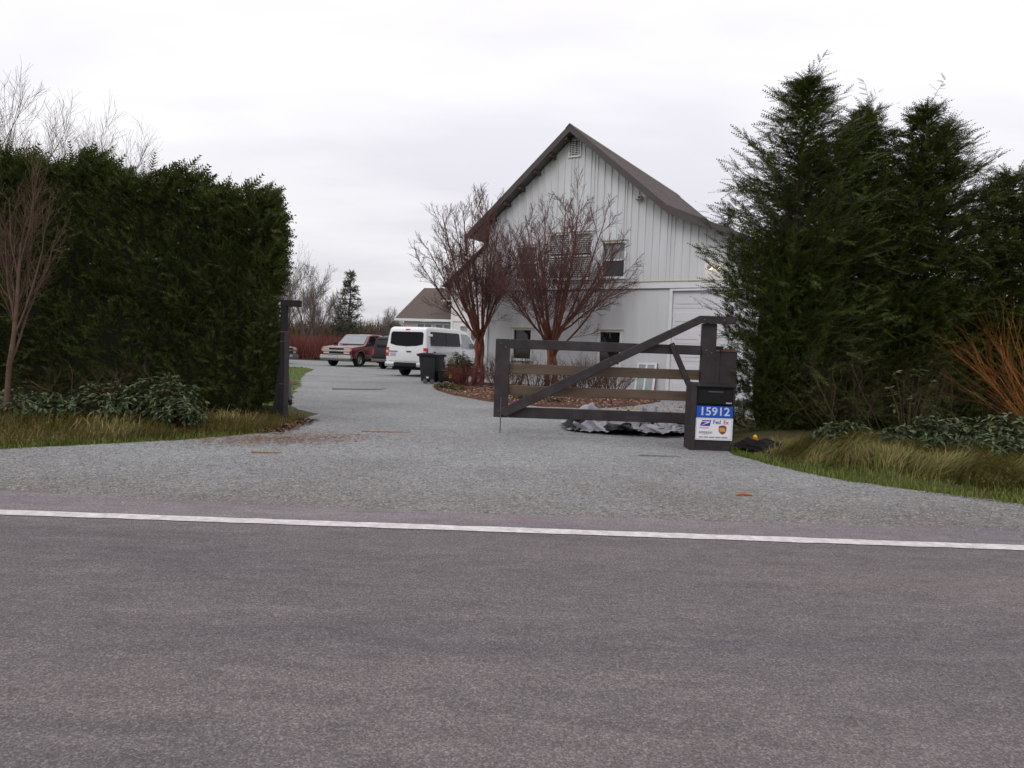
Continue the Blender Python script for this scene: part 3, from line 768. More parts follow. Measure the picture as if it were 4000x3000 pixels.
for bx0, bz0, by0 in ((-.20, 1.46, -.052), (-.12, 1.40, -.052), (-.20, .38, -.052), (3.06, 1.46, -.062), (3.14, 1.42, -.062), (2.99, 1.94, -.137), (3.3, 1.94, -.137), (1.55, 1.21, -.137), (2.52, 1.52, -.132)):
    b = MB(); b.lathe([(0, -.010), (.010, -.009), (.014, -.004), (.014, .002)], 10, Matrix.Translation((bx0 - 3.1, by0, bz0)) @ Matrix.Rotation(R(-90), 4, 'X')); b.build('bolt', M['greytrim'], gate, smooth=True)
e = empty('gate_post', (3.47, 11.55, 0), 0, 'square dark post with reddish cut top behind the mailbox', 'post')
b = MB(); b.box(-.14, .14, -.14, .14, 0, 1.45); b.build('post', M['gatepaint'], e, .01, 1)
b = MB(); b.prism([(-.16, 1.451), (.16, 1.451), (.15, 1.475), (-.13, 1.49)], -.15, .15); b.build('cap', M['postred'], e)

# left leaf, swung open and seen edge-on, with its post
lg = empty('gate', (-3.71, 11.62, 0), R(90 + 20.5), 'dark gate leaf swung open and seen edge-on beside the left hedge', 'gate')
b = MB(); b.box(-.04, .04, -.038, .038, 0.02, 1.53); b.build('stile', M['gatepaint'], lg, .008, 1)
b = MB(); b.box(2.9, 3.1, -.05, .05, 0.28, 1.53); b.build('stile', M['gatepaint'], lg, .008, 1)
for z, h in ((1.455, .15), (.365, .17)):
    b = MB(); b.bar((.052, 0, z), (2.898, 0, z), .085, h); b.build('rail', M['gatepaint'], lg, .006, 1)
for z in (1.06, .715):
    b = MB(); b.bar((.052, 0, z), (2.898, 0, z), .03, .155); b.build('board', M['gateboard'], lg)
b = MB(); b.bar((.05, -.075, .36), (2.9, -.075, 1.44), .05, .10); b.build('diagonal_brace', M['gatepaint'], lg)
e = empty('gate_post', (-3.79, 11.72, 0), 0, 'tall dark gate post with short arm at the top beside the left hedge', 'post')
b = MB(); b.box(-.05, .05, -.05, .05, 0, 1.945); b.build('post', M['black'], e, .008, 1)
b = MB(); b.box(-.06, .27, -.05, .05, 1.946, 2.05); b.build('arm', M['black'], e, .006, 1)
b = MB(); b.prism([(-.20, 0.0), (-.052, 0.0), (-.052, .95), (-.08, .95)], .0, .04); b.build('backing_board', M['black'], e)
for z, c in ((1.52, 'postred'), (1.36, 'postred'), (.66, 'postred')):
    b = MB(); b.box(-.054, .054, -.054, .054, z, z + .014); b.build('ribbon', M[c], e)

mb = empty('mailbox', (2.91, 10.12, 0), R(-1.5), 'black locking mailbox on a dark pedestal with blue number plate and white delivery sign', 'mailbox')
b = MB(); b.box(-.255, .255, 0.03, .40, 0, .665); b.build('pedestal', M['gatepaint'], mb, .008, 1)
b = MB(); b.box(-.33, -.257, -.01, .40, 0, .985); b.build('side_board', M['gatepaint'], mb, .006, 1)
b = MB(); b.box(-.255, .265, 0.0, .42, .667, .955); b.build('box', M['blackmetal'], mb, .01, 2)
b = MB(); b.prism([(-.275, .956), (.28, .956), (.28, .978), (-.275, .978)], -.06, .43, lambda c: Vector((c.x, c.y, c.z - (.03 if c.y < 0 else 0)))); b.build('hood', M['blackmetal'], mb, .004, 1)
b = MB(); b.box(-.235, .245, -.018, -.001, .685, .90); dd_ = b.build('door', M['blackmetal'], mb, .006, 1)
boxpart('slot', M['greytrim'], dd_, -.10, .11, -.022, -.0185, .855, .868)
b = MB(); b.box(.15, .235, -.03, -.019, .695, .715); b.build('latch', M['chrome'], dd_)
np_ = boxpart('number_plate', M['blueS'], mb, -.250, .262, .004, .028, .490, .655)
tm = text_mesh('15912', .165, .002, .003); link('number', tm, M['digit'], np_, (.006, .0015, .572), (R(90), 0, 0))
tm.transform(Matrix.Scale(1.06, 4, (1, 0, 0)))
ds = boxpart('delivery_sign', M['whiteS'], mb, -.262, .272, .004, .028, .165, .482)
def flat(name, pts, m, y=.0025, t=.0014):
    b = MB(); b.prism(pts, y, y + t); return b.build(name, m, ds)
b = MB()
for x0, x1, z0, z1 in ((-.246, .256, .466, .469), (-.246, .256, .178, .181), (-.246, -.243, .181, .466), (.253, .256, .181, .466)): b.box(x0, x1, .0022, .0038, z0, z1)
b.build('border', M['inkgrey'], ds)
flat('eagle_emblem', [(-.195, .365), (-.055, .365), (-.035, .45), (-.165, .45)], M['purple'])
flat('eagle_wing', [(-.195, .364), (-.06, .418), (-.05, .432), (-.175, .432), (-.172, .425), (-.09, .421)], M['whiteS'], .001)
flat('postal_lettering', [(-.205, .332), (-.07, .332), (-.07, .346), (-.205, .346)], M['inkpink'])
for tx, sz, m_, x, z_ in (('Fed', .078, 'purple', .045, .424), ('Ex', .078, 'inkred', .175, .424), ('amazon', .062, 'inkgrey', -.11, .278)):
    t_ = text_mesh(tx, sz, .001, .001); link('lettering', t_, M[m_], ds, (x, .002, z_), (R(90), 0, 0))
flat('smile_mark', [(-.175, .252), (-.14, .240), (-.10, .238), (-.06, .247), (-.06, .252), (-.10, .244), (-.14, .246)], M['inkgold'])
flat('shield_emblem', [(.075, .368), (.13, .385), (.185, .368), (.185, .30), (.165, .268), (.13, .248), (.095, .268), (.075, .30)], M['inkbrown'])
flat('shield_band', [(.08, .345), (.15, .352), (.18, .30), (.165, .29), (.09, .29)], M['inkgold'], .0012)
for i, (x0, x1) in enumerate(((-.20, -.145), (-.135, -.07), (-.06, .02), (.03, .11), (.12, .205))):
    flat('small_print', [(x0, .198), (x1, .198), (x1, .214), (x0, .214)], M['inkgrey'])

# ------------------------------------------------------------------ vehicles
def wheel(parent, x, y, r, wd, side):
    Mx = Matrix.Translation((x, y, r)) @ Matrix.Rotation(R(-90 * side), 4, 'X')
    h = wd / 2
    b = MB(); b.lathe([(r * .58, -h), (r * .9, -h), (r, -h * .7), (r, h * .7), (r * .93, h), (r * .60, h), (r * .58, h * .7)], 24, Mx)
    wlo = b.build('wheel', M['rubber'], parent, smooth=True)
    b = MB(); b.lathe([(0, h * .55), (r * .16, h * .6), (r * .2, h * .42), (r * .48, h * .36), (r * .56, h * .8), (r * .58, h * .75), (r * .57, -h * .5)], 24, Mx); b.build('rim', M['rim'], wlo, smooth=True)
    return wlo

def arch(xc, rz, r, n=9, x_dir=1):
    return [(xc + x_dir * r * math.cos(t), rz + r * math.sin(t)) for t in np.linspace(0, math.pi, n)]

def body(parent, prof, hw_, belt, top, k, m, bevel=.05, nose=None):
    f = lambda c: Vector((c.x, c.y * (1 - k * max(0, (c.z - belt) / (top - belt))) * (nose(c.x) if nose else 1), c.z))
    b = MB(); b.prism(prof, -hw_, hw_, f); return b.build('body', m, parent, bevel, 3, True, angle=35)

def sidepanel(name, m, parent, pts, side, hw_, belt, top, k, off=.008, th=.012):
    """panel following the body side; pts (x,z)"""
    sy = lambda z: hw_ * (1 - k * max(0, (z - belt) / (top - belt)))
    b = MB()
    a = [b.bm.verts.new((x, side * (sy(z) + off), z)) for x, z in pts]; c = [b.bm.verts.new((x, side * (sy(z) + off - th), z)) for x, z in pts]
    n_ = len(pts); b.bm.faces.new(a); b.bm.faces.new(c[::-1])
    for i in range(n_):
        j = (i + 1) % n_; b.bm.faces.new((a[i], a[j], c[j], c[i]))
    return b.build(name, m, parent)

def endpanel(name, m, parent, pts, xf, off, th=.012):
    """panel on a front or rear face; pts (y,z); xf(z) surface x"""
    b = MB(); sg = 1 if off > 0 else -1
    a = [b.bm.verts.new((xf(z) + off, y, z)) for y, z in pts]; c = [b.bm.verts.new((xf(z) + off - sg * th, y, z)) for y, z in pts]
    n_ = len(pts); b.bm.faces.new(a); b.bm.faces.new(c[::-1])
    for i in range(n_):
        j = (i + 1) % n_; b.bm.faces.new((a[i], a[j], c[j], c[i]))
    return b.build(name, m, parent)

def rrect(y0, y1, z0, z1, r, n=4):
    P = []
    for cx, cy, a0 in ((y1 - r, z1 - r, 0), (y0 + r, z1 - r, 90), (y0 + r, z0 + r, 180), (y1 - r, z0 + r, 270)):
        for i in range(n + 1):
            a = R(a0 + 90 * i / n); P.append((cx + r * math.cos(a), cy + r * math.sin(a)))
    return P

# white passenger van: local x forward from the rear bumper, y to the left
van = empty('passenger_van', (-4.83, 31.9, 0), R(90 - 24), 'white passenger van with dark windows parked with its rear to the road', 'van')
van.scale = (1.07, 1.07, 1.07)
VH, VW, VB, VK = 2.13, 1.0, 1.25, 0.13
pr = [(0.05, .52), (0.0, .75), (0.02, 1.2), (0.115, 1.96), (0.18, 2.05), (0.34, 2.11), (1.2, VH), (3.2, 2.11), (3.75, 2.03), (4.1, 1.85), (4.62, 1.36), (4.75, 1.28), (5.7, 1.16), (5.98, 1.02), (6.08, .75), (6.05, .42)]
pr += arch(5.0, .38, .46, 11, 1) + arch(1.32, .38, .46, 11, 1)
body(van, pr, VW, VB, VH, VK, M['vanpaint'], .055)
vr = lambda z: np.interp(z, [.5, .75, 1.2, 1.96, 2.05], [.05, 0, .02, .115, .18])
endpanel('rear_window', M['carglass'], van, [(y, z) for y, z in rrect(-.80, .80, 1.28, 1.90, .12)][:11] + [(-.80, 1.38), (-.5, 1.31), (0, 1.28), (.5, 1.31), (.80, 1.38)], vr, -.010)
endpanel('door_seam', M['greytrim'], van, [(-.006, .66), (.006, .66), (.006, 1.27), (-.006, 1.27)], vr, -.005, .004)
endpanel('seam', M['greytrim'], van, [(-.86, .645), (.86, .645), (.86, .652), (-.86, .652)], vr, -.005, .004)
for sy in (-1, 1):
    endpanel('tail_lamp', M['taillamp'], van, [(sy * .85, .86), (sy * .985, .86), (sy * .985, 1.23), (sy * .85, 1.23)], vr, -.016, .03)
    endpanel('reversing_lamp', M['lampclear'], van, [(sy * .86, 1.0), (sy * .975, 1.0), (sy * .975, 1.10), (sy * .86, 1.10)], vr, -.020, .004)
    b = MB(); b.box(-.07, .10, min(sy * .55, sy * 1.0), max(sy * .55, sy * 1.0), .42, .60); b.build('bumper_corner', M['chrome'], van, .03, 3, True)
    wheel(van, 1.32, sy * .84, .385, .25, sy); wheel(van, 5.0, sy * .84, .385, .25, sy)
    b = MB(); b.box(.3, .5, min(sy * .9, sy * 1.01), max(sy * .9, sy * 1.01), 1.72, 1.82); b.build('door_hinge', M['vanpaint'], van, .02, 2)
b = MB(); b.box(-.055, .12, -.54, .54, .43, .60); b.build('bumper_step', M['black'], van, .02, 2)
b = MB(); b.box(.25, 5.8, -.82, .82, .30, .52); b.build('underbody', M['black'], van)
endpanel('brake_lamp', M['taillamp'], van, rrect(-.11, .11, 1.975, 2.02, .02), vr, -.02, .03)
endpanel('number_plate', M['plate'], van, [(.50, .86), (.78, .86), (.78, 1.0), (.50, 1.0)], vr, -.012)
endpanel('plate_light_bar', M['greytrim'], van, [(.42, 1.04), (.86, 1.04), (.86, 1.08), (.42, 1.08)], vr, -.02, .03)
endpanel('door_handle', M['black'], van, rrect(-.26, -.03, 1.04, 1.09, .02), vr, -.03, .03)
endpanel('emblem', M['chrome'], van, rrect(-.68, -.52, .965, 1.02, .027, 5), vr, -.012, .01)
for sy in (-1, 1):
    sp_ = lambda nm, m_, p_, off=.008: sidepanel(nm, m_, van, p_, sy, VW, VB, VH, VK, off)
    sp_('side_window', M['carglass'], [(.42, 1.40), (.46, 1.34), (2.98, 1.34), (3.0, 1.38), (2.98, 1.90), (2.9, 1.93), (.52, 1.93), (.44, 1.88)])
    sp_('window_pillar', M['black'], [(1.68, 1.35), (1.76, 1.35), (1.76, 1.92), (1.68, 1.92)], .011)
    sp_('front_side_window', M['windscreen'], [(3.16, 1.30), (4.42, 1.30), (4.0, 1.78), (3.75, 1.90), (3.16, 1.92)])
    sp_('tail_lamp_side', M['taillamp'], [(.02, .88), (.16, .88), (.13, 1.22), (.03, 1.22)], .010)
    sp_('moulding', M['chrome'], [(.75, 1.04), (2.75, 1.04), (2.75, 1.085), (.75, 1.085)], .02)
    sp_('moulding_end', M['black'], [(.60, 1.03), (.74, 1.03), (.74, 1.095), (.60, 1.095)], .02)
    sp_('sill_trim', M['greytrim'], [(1.85, .46), (4.5, .46), (4.5, .56), (1.85, .56)], .012)
    b = MB(); b.box(4.3, 4.55, min(sy * 1.02, sy * 1.25), max(sy * 1.02, sy * 1.25), 1.28, 1.56); b.build('mirror', M['black'], van, .04, 2)
b = MB(); b.slab([(4.66, -.78, 1.37), (4.66, .78, 1.37), (3.86, .70, 2.0), (3.86, -.70, 2.0)], (.62, 0, .78), .012); b.build('windscreen', M['windscreen'], van, loc=(.015, 0, .015))
endpanel('grille', M['black'], van, [(-.7, .62), (.7, .62), (.7, .98), (-.7, .98)], lambda z: 6.06, .03)

def suv(name, loc, rz, paint, label, chrome='chrome', sc=1.0):
    """boxy 1990s full-size SUV; local x backwards from the nose, y to its right"""
    v = empty(name, loc, rz, label, 'suv'); v.scale = (sc, sc, sc)
    H_, W_, B_, K_ = 1.84, .97, 1.12, .20
    p = [(0.06, .55), (0.03, .80), (0.05, 1.0), (0.12, 1.07), (0.8, 1.14), (1.36, 1.19), (1.44, 1.22), (1.98, 1.70), (2.12, 1.78), (2.4, 1.82), (4.3, H_), (4.52, 1.80), (4.66, 1.55), (4.76, 1.1), (4.80, .62), (4.72, .50)]
    # arches traced from rear to front along the bottom
    p += arch(3.75, .42, .46, 11, 1) + arch(.92, .42, .46, 11, 1)
    body(v, p, W_, B_, H_, K_, paint, .045)
    fx = lambda z: .03; rx = lambda z: np.interp(z, [.5, .62, 1.1, 1.55, 1.8], [4.74, 4.80, 4.76, 4.66, 4.52])
    b = MB(); b.slab([(1.46, -.80, 1.25), (1.46, .80, 1.25), (1.96, .71, 1.69), (1.96, -.71, 1.69)], (-.66, 0, .75), .012); b.build('windscreen', M['windscreen'], v, loc=(-.006, 0, .008))
    for sy in (-1, 1):
        b = MB(); b.bar((1.44, sy * .55, 1.24), (1.52, sy * .1, 1.27), .03, .02); b.build('wiper', M['black'], v)
        endpanel('headlamp', M['lampclear'], v, [(sy * .50, .93), (sy * .86, .93), (sy * .86, 1.015), (sy * .50, 1.015)], fx, -.022, .02)
        endpanel('parking_lamp', M['lampclear'], v, [(sy * .50, .70), (sy * .82, .70), (sy * .82, .80), (sy * .50, .80)], fx, -.022, .02)
        endpanel('turn_lamp', M['amber'], v, [(sy * .865, .88), (sy * .955, .88), (sy * .955, 1.0), (sy * .865, 1.0)], fx, -.022, .02)
        wheel(v, .92, sy * .80, .385, .25, sy); wheel(v, 3.75, sy * .80, .385, .25, sy)
        sp_ = lambda nm, m_, q, off=.008: sidepanel(nm, m_, v, q, sy, W_, B_, H_, K_, off)
        sp_('front_side_window', M['carglass'], [(1.66, 1.20), (2.62, 1.20), (2.62, 1.68), (2.5, 1.71), (2.12, 1.70)])
        sp_('rear_side_window', M['carglass'], [(2.78, 1.20), (4.44, 1.20), (4.36, 1.66), (4.2, 1.71), (2.78, 1.71)])
        sp_('cladding', M['greytrim'], [(1.45, .56), (3.22, .56), (3.22, .68), (1.45, .68)], .015)
        sp_('door_seam', M['black'], [(2.68, .70), (2.69, .70), (2.69, 1.18), (2.68, 1.18)], .006)
        sp_('door_handle', M['black'], [(2.45, 1.05), (2.62, 1.05), (2.62, 1.09), (2.45, 1.09)], .02)
        b = MB(); b.box(1.50, 1.66, min(sy * .98, sy * 1.2), max(sy * .98, sy * 1.2), 1.16, 1.34); b.build('mirror', M['black'], v, .03, 2)
        Ma = []
        for t in np.linspace(0.12, math.pi - .12, 12): Ma.append((.92 + .49 * math.cos(t), .44 + .49 * math.sin(t)))
        for t in np.linspace(math.pi - .12, 0.12, 12): Ma.append((.92 + .445 * math.cos(t), .44 + .445 * math.sin(t)))
        sp_('arch_trim', M['greytrim'], Ma, .02)
        endpanel('tail_lamp', M['taillamp'], v, [(sy * .84, .82), (sy * .94, .82), (sy * .94, 1.12), (sy * .84, 1.12)], rx, .02, .02)
        b = MB(); b.bar((2.9, sy * .62, 1.875), (4.3, sy * .62, 1.885), .03, .025); b.build('roof_rail', M['black'], v)
    endpanel('grille_surround', M[chrome], v, [(-.50, .68), (.50, .68), (.50, 1.03), (-.50, 1.03)], fx, -.018, .02)
    endpanel('grille', M['black'], v, [(-.46, .70), (.46, .70), (.46, 1.01), (-.46, 1.01)], fx, -.026, .02)
    b = MB(); b.box(-.035, .02, -.90, .90, .825, .905); b.build('chrome_bar', M[chrome], v, .012, 2)
    b = MB(); b.prism([(-.10, .84), (-.03, .84), (-.02, .855), (.02, .855), (.03, .84), (.10, .84), (.09, .89), (.03, .89), (.02, .88), (-.02, .88), (-.03, .89), (-.09, .89)], -.05, -.037, lambda c: Vector((c.y, c.x, c.z))); b.build('emblem', M['inkgold'], v)
    b = MB(); b.box(-.12, .10, -.98, .98, .44, .56); b.box(-.10, .10, -.96, .96, .5605, .63); b.build('front_bumper', M[chrome], v, .02, 2)
    b = MB(); b.box(-.115, .12, -.93, .93, .34, .438); b.build('air_dam', M['greytrim'], v, .01, 1)
    boxpart('number_plate', M['plate'], v, -.135, -.122, -.15, .15, .46, .61)
    b = MB(); b.box(4.68, 4.92, -.95, .95, .42, .58); b.build('rear_bumper', M['greytrim'], v, .03, 2)
    endpanel('rear_window', M['carglass'], v, rrect(-.72, .72, 1.20, 1.68, .08), rx, .010)
    boxpart('underbody', M['black'], v, .25, 4.6, -.78, .78, .33, .54)
    return v
# nose towards the camera and to its left
suv('parked_suv', (-10.75, 43.1, 0), R(90 - 20), M['redpaint'], 'burgundy SUV with chrome grille facing the road beside the white van', 'chrome', 1.12)
suv('parked_suv', (-7.75 + 4.8 * math.sin(R(18)) + .58, 41.0 + 4.8 * math.cos(R(18)), 0), R(-90 - 18), M['blackpaint'], 'black SUV mostly hidden behind the white van, rear to the road', 'chrome', 1.04)
suv('parked_suv', (-14.2, 45.0, 0), R(180 - 12), M['blackpaint'], 'dark vehicle nose just showing past the left gate post', 'greytrim')

# ------------------------------------------------------------------ bins and small things on the driveway
def bx_(name, loc, rz, label, cat): return empty(name, loc, rz, label, cat)
e = bx_('wheelie_bin', (-3.16, 27.6, 0), R(-20), 'black wheeled rubbish bin standing behind the van on the gravel', 'bin')
b = MB(); vs = b.box(-.37, .37, -.40, .40, .03, 1.03)
for v in vs:
    if v.co.z < .5: v.co.x *= .78; v.co.y *= .76
b.build('body', M['bin'], e, .04, 3, True)
b = MB(); b.box(-.42, .42, -.45, .45, 1.0, 1.055); b.build('rim', M['bin'], e, .02, 2)
b = MB(); b.prism([(-.43, 1.057), (.43, 1.057), (.43, 1.09), (.2, 1.14), (-.2, 1.14), (-.43, 1.09)], -.48, .46); b.build('lid', M['bin'], e, .02, 2)
b = MB(); b.bar((-.32, .52, 1.04), (.32, .52, 1.04), .04, .04); b.build('handle', M['bin'], e)
for sx in (-1, 1): wheel(e, sx * .33, .33, .13, .06, 1).rotation_euler = (0, 0, 0)
e = bx_('storage_tub', (-2.42, 27.3, 0), R(-12), 'low black plastic tub beside the wheeled bin', 'tub')
b = MB(); vs = b.box(-.40, .40, -.30, .30, .08, .44)
for v in vs:
    if v.co.z < .2: v.co.x *= .86; v.co.y *= .86
b.build('body', M['black'], e, .03, 2); b = MB(); b.box(-.43, .43, -.33, .33, .441, .49); b.build('lid', M['black'], e, .015, 2)
for sx in (-.28, .28): boxpart('foot', M['black'], e, sx - .04, sx + .04, -.2, .2, 0, .079)
e = bx_('watering_can', (-2.32, 26.75, 0), R(30), 'small yellow can beside the green shrub', 'can'); e.scale = (.6, .6, .75)
b = MB(); b.lathe([(0, .30), (.09, .30), (.10, .31), (.10, .52), (.085, .54), (0, .54)], 14); b.build('body', M['yellow'], e, smooth=True); b = MB(); b.bar((.09, 0, .36), (.24, 0, .54), .03, .03); b.build('spout', M['yellow'], e)
b = MB(); b.lathe([(0, 0), (.1, 0), (.1, .30), (0, .30)], 12); b.build('stand', M['black'], e)
e = bx_('toy_truck', (-3.13, 26.4, 0), R(15), 'small black and white object on the gravel in front of the bin', 'toy')
b = MB(); b.box(-.17, .17, -.12, .12, .06, .20); b.box(-.12, .05, -.10, .10, .2005, .30); b.build('body', M['black'], e, .02, 2)
for sx in (-.13, .13):
    b = MB(); b.lathe([(0, -.05), (.075, -.05), (.085, -.02), (.085, .02), (.075, .05), (0, .05)], 14, Matrix.Translation((sx, -.13, .085)) @ Matrix.Rotation(R(90), 4, 'X')); b.build('wheel', M['greytrim'], e, smooth=True)
boxpart('panel', M['trim'], e, -.10, .0, -.125, -.1205, .21, .27)

e = bx_('hay_fork', (-5.3, 20.85, .015), 0, 'long-handled fork lying flat across the gravel driveway', 'fork')
b = MB(); b.bar((0, 0, .02), (1.0, .40, .02), .03, .03); b.build('handle', M['wood'], e)
tb = TB()
for k in range(4):
    o = (k - 1.5) * .045
    tb.path(np.array([(1.0, .40, .02), (1.12 - o * .2, .45 + o, .022), (1.38, .55 + o, .03), (1.47, .585 + o, .05)]), [.009, .008, .007, .004], 5)
link('tines', tb.mesh('tines'), M['blackmetal'], e)

def stick(name, p, L, rz, m, label, cat, w_=.02, h_=.02):
    e = MB(); n_ = 6
    pts = np.c_[np.linspace(0, L, n_), np.random.default_rng(int(abs(p[0]) * 100)).normal(0, L * .02, n_), np.full(n_, h_)]
    t = TB(); t.path(pts, np.linspace(w_, w_ * .5, n_), 6)
    return tag(link(name, t.mesh(name), m, None, (p[0], p[1], .012), (0, 0, rz)), label, cat)
e = bx_('bark_piece', (2.30, 6.86, .012), R(3), 'curled orange-brown bark piece lying on the gravel by the road', 'bark'); e.scale = (.8, .8, .55)
rg_ = np.random.default_rng(4)
for k in range(3):
    b = MB(); b.prism([(0, 0), (.20 - k * .05, .008), (.22 - k * .04, .02), (.08, .035), (.0, .015)], 0, .03, lambda c: Vector((c.x - .1 + k * .02, c.y + k * .025, c.z))); b.build('bark_flake', M['barkchip'], e)
stick('fallen_stick', (-2.3, 10.9), .75, R(4), M['barkchip'], 'thin orange twig lying on the gravel in the gateway opening', 'stick', .008, .012)
stick('fallen_stick', (-3.1, 8.45), .35, R(8), M['barkchip'], 'short reddish twig on the gravel before the left verge', 'stick', .010, .012)
stick('fallen_stick', (1.72, 9.35), .55, R(-3), M['wood'], 'greenish stick on the gravel just before the mailbox', 'stick', .009, .012)

# ------------------------------------------------------------------ tarpaulins, cord, orange cone
def cloth(name, x0, x1, y0, y1, amp, seed, nx=110, ny=70, folds=10, skew=.0, grow_=0.0, drop=0.0, humps=()):
    """crumpled sheet: sharp creases over a few humps; grow_ widens the outline, drop lowers it"""
    r_ = np.random.default_rng(seed)
    U, V_ = np.meshgrid(np.linspace(-grow_, 1 + grow_, nx), np.linspace(-grow_, 1 + grow_, ny))
    env = np.clip(np.minimum(np.minimum(U, 1 - U) * 6, np.minimum(V_, 1 - V_) * 5.0), 0, 1) ** .7
    Z = np.zeros_like(U)
    for i in range(folds):
        a = r_.uniform(-1.2, 1.2); f = r_.uniform(3, 10); ph = r_.uniform(0, 6.28); wv = r_.uniform(.05, .2)
        c = np.abs(np.sin((U * math.cos(a) * 1.5 + V_ * math.sin(a) + wv * np.sin(U * r_.uniform(3, 9) + V_ * 4 + i)) * f + ph))
        Z += (1 - c) ** 2.2 * r_.uniform(.3, 1) * (.5 + .5 * np.sin(U * r_.uniform(2, 6) + V_ * r_.uniform(2, 6) + i))
    Z = Z / np.abs(Z).max() * .62
    for cu, cv, s_, h_ in humps: Z += h_ * np.exp(-((U - cu) ** 2 + ((V_ - cv) * .8) ** 2) / s_ ** 2)
    Z = Z * amp * env + .012 - drop + .02 * (1 - env) * np.abs(np.sin(U * 23 + V_ * 17))
    X = x0 + (x1 - x0) * U + .07 * np.sin(V_ * 9 + U * 3) * (1 - env * .5) + skew * V_; Y = y0 + (y1 - y0) * V_ + .10 * np.sin(U * 7 + 1) + .05 * np.sin(U * 19)
    P = np.c_[X.ravel(), Y.ravel(), np.maximum(Z.ravel(), .004)]
    a = (np.arange(ny - 1)[:, None] * nx + np.arange(nx - 1)[None]).ravel()
    return np_mesh(name, P, [np.c_[a, a + 1, a + nx + 1, a + nx]], True)
e = empty('tarpaulin', (2.0, 12.5, .012), 0, 'crumpled grey tarpaulin with black underside lying behind the closed gate', 'tarpaulin')
rt_ = np.random.default_rng(77)
link('sheet', cloth('sheet', -.95, 1.0, -.75, .8, .24, 21, skew=.2, humps=((.25, .75, .2, .5), (.6, .4, .2, .4))), M['tarpb'], e)
for k, (cx, cy, sx, sy, am, ro, mm) in enumerate(((-.55, .35, .75, .6, .46, 10, 'tarp'), (.05, -.35, .9, .5, .26, -8, 'tarp'), (.55, .25, .7, .5, .40, 20, 'tarp'), (-.55, -.45, .7, .42, .22, 5, 'tarp'), (.75, -.40, .6, .4, .24, -20, 'tarp'),
        (.15, .25, .6, .45, .34, -30, 'tarpb'), (-.15, -.62, .8, .3, .15, 4, 'tarpb'), (.85, .05, .5, .35, .33, 40, 'tarpb'), (-.85, -.1, .4, .5, .2, -25, 'tarpb'), (.40, -.70, .7, .28, .14, -6, 'tarp'), (.35, .05, .4, .3, .36, 65, 'tarp'))):
    me_ = cloth('fold', -sx * .62, sx * .62, -sy * .62, sy * .62, am * .78, 200 + k, 60, 40, 5, humps=((.5, .5, .28, .75), (.3, .6, .15, .3)))
    link('fold', me_, M[mm], e, (cx, cy, .03 + .004 * k), (R(rt_.uniform(-6, 6)), R(rt_.uniform(-6, 6)), R(ro)))
e2 = empty('plastic_sheet', (3.72, 10.05, .035), 0, 'black plastic sheet bunched on the ground right of the mailbox', 'plastic sheet')
link('sheet', cloth('sheet', -.40, .50, -.20, .5, .22, 33, 60, 40, humps=((.4, .5, .2, .5), (.75, .6, .15, .4))), M['tarpb'], e2)
e = empty('plant_pot', (3.98, 11.35, .2), R(20), 'small orange and yellow pot at the foot of the tall conifer', 'pot')
e.location = (3.68, 10.6, .06); e.scale = (.6, .6, .6)
b = MB(); b.lathe([(0, 0), (.05, 0), (.075, .13), (.085, .13), (.085, .16), (.07, .16), (.06, .03), (0, .03)], 14); b.build('pot', M['orangep'], e, smooth=True)
b = MB(); b.lathe([(0, .162), (.05, .165), (.06, .20), (.03, .25), (0, .26)], 10); b.build('rag', M['yellow'], e, smooth=True)
tb = TB(); t = np.linspace(0, 1, 40)
tb.path(np.c_[2.6 + 3.6 * t, 16.6 - 1.7 * t + .25 * np.sin(t * 9), np.full(40, .028)], np.full(40, .014), 6)
tag(link('power_cord', tb.mesh('power_cord'), M['cord']), 'yellow cord lying across the gravel in front of the barn', 'cord')

# ------------------------------------------------------------------ evergreen hedge on the left
def sprays(pos, dr, size, rg, base=None, upb=None):
    base = base or SPRAY
    Mx = frames(dr, rg, upb)
    return instance_np(base[0], base[1], pos, Mx, size)

def lump(a, b, s=1.0):
    return (np.sin(a * 3.1 * s + 1.2 * np.sin(b * 2.3 * s)) + np.sin(b * 3.7 * s + a * 1.1 * s + 2) + .6 * np.sin(a * 7.3 * s - b * 5.9 * s)) / 2.6

HX0, HX1, HY = -11.5, -4.06, 11.85
def htop(x): return np.interp(x, [-12, -8, -6.9, -5.7, -4.9, -4.55, -4.25, -4.0], [4.02, 4.10, 4.02, 3.86, 3.76, 3.66, 3.42, 2.95]) + .13 * np.sin(x * 4.3 + 1) + .07 * np.sin(x * 11)
def hend(y): return HX1 - (y - HY) * .36          # right end face follows the drive
hedge = empty('hedge', (-7.5, 12.6, 0), 0, 'tall clipped dark green evergreen hedge left of the driveway', 'hedge')
ho = np.array([-7.5, 12.6, 0])
rg = np.random.default_rng(101)
P, D, S = [], [], []
n = 11000
x = rg.uniform(-11.2, HX1 + .02, n); z = rg.uniform(0.0, 1, n) ** .95 * htop(x)
y = HY + .20 * lump(x, z) + .09 * lump(x * 3, z * 3) + rg.exponential(.09, n) - .05
x = x + .0
P.append(np.c_[x, y, z]); D.append(np.c_[rg.normal(0, .45, n), -0.75 + rg.normal(0, .3, n), .55 + rg.normal(0, .4, n)]); S.append(rg.uniform(.13, .27, n))
n = 4200
y = rg.uniform(HY, HY + 1.9, n); z = rg.uniform(0.08, 1, n) * 3.9
bul = .02 * sstep(1.2, 3.0, z) * sstep(4.3, 3.4, z)
x = hend(y) + bul + .10 * lump(y, z) - rg.exponential(.09, n)
P.append(np.c_[x, y, z]); D.append(np.c_[.8 + rg.normal(0, .3, n), rg.normal(0, .45, n), .5 + rg.normal(0, .4, n)]); S.append(rg.uniform(.13, .27, n))
n = 4200
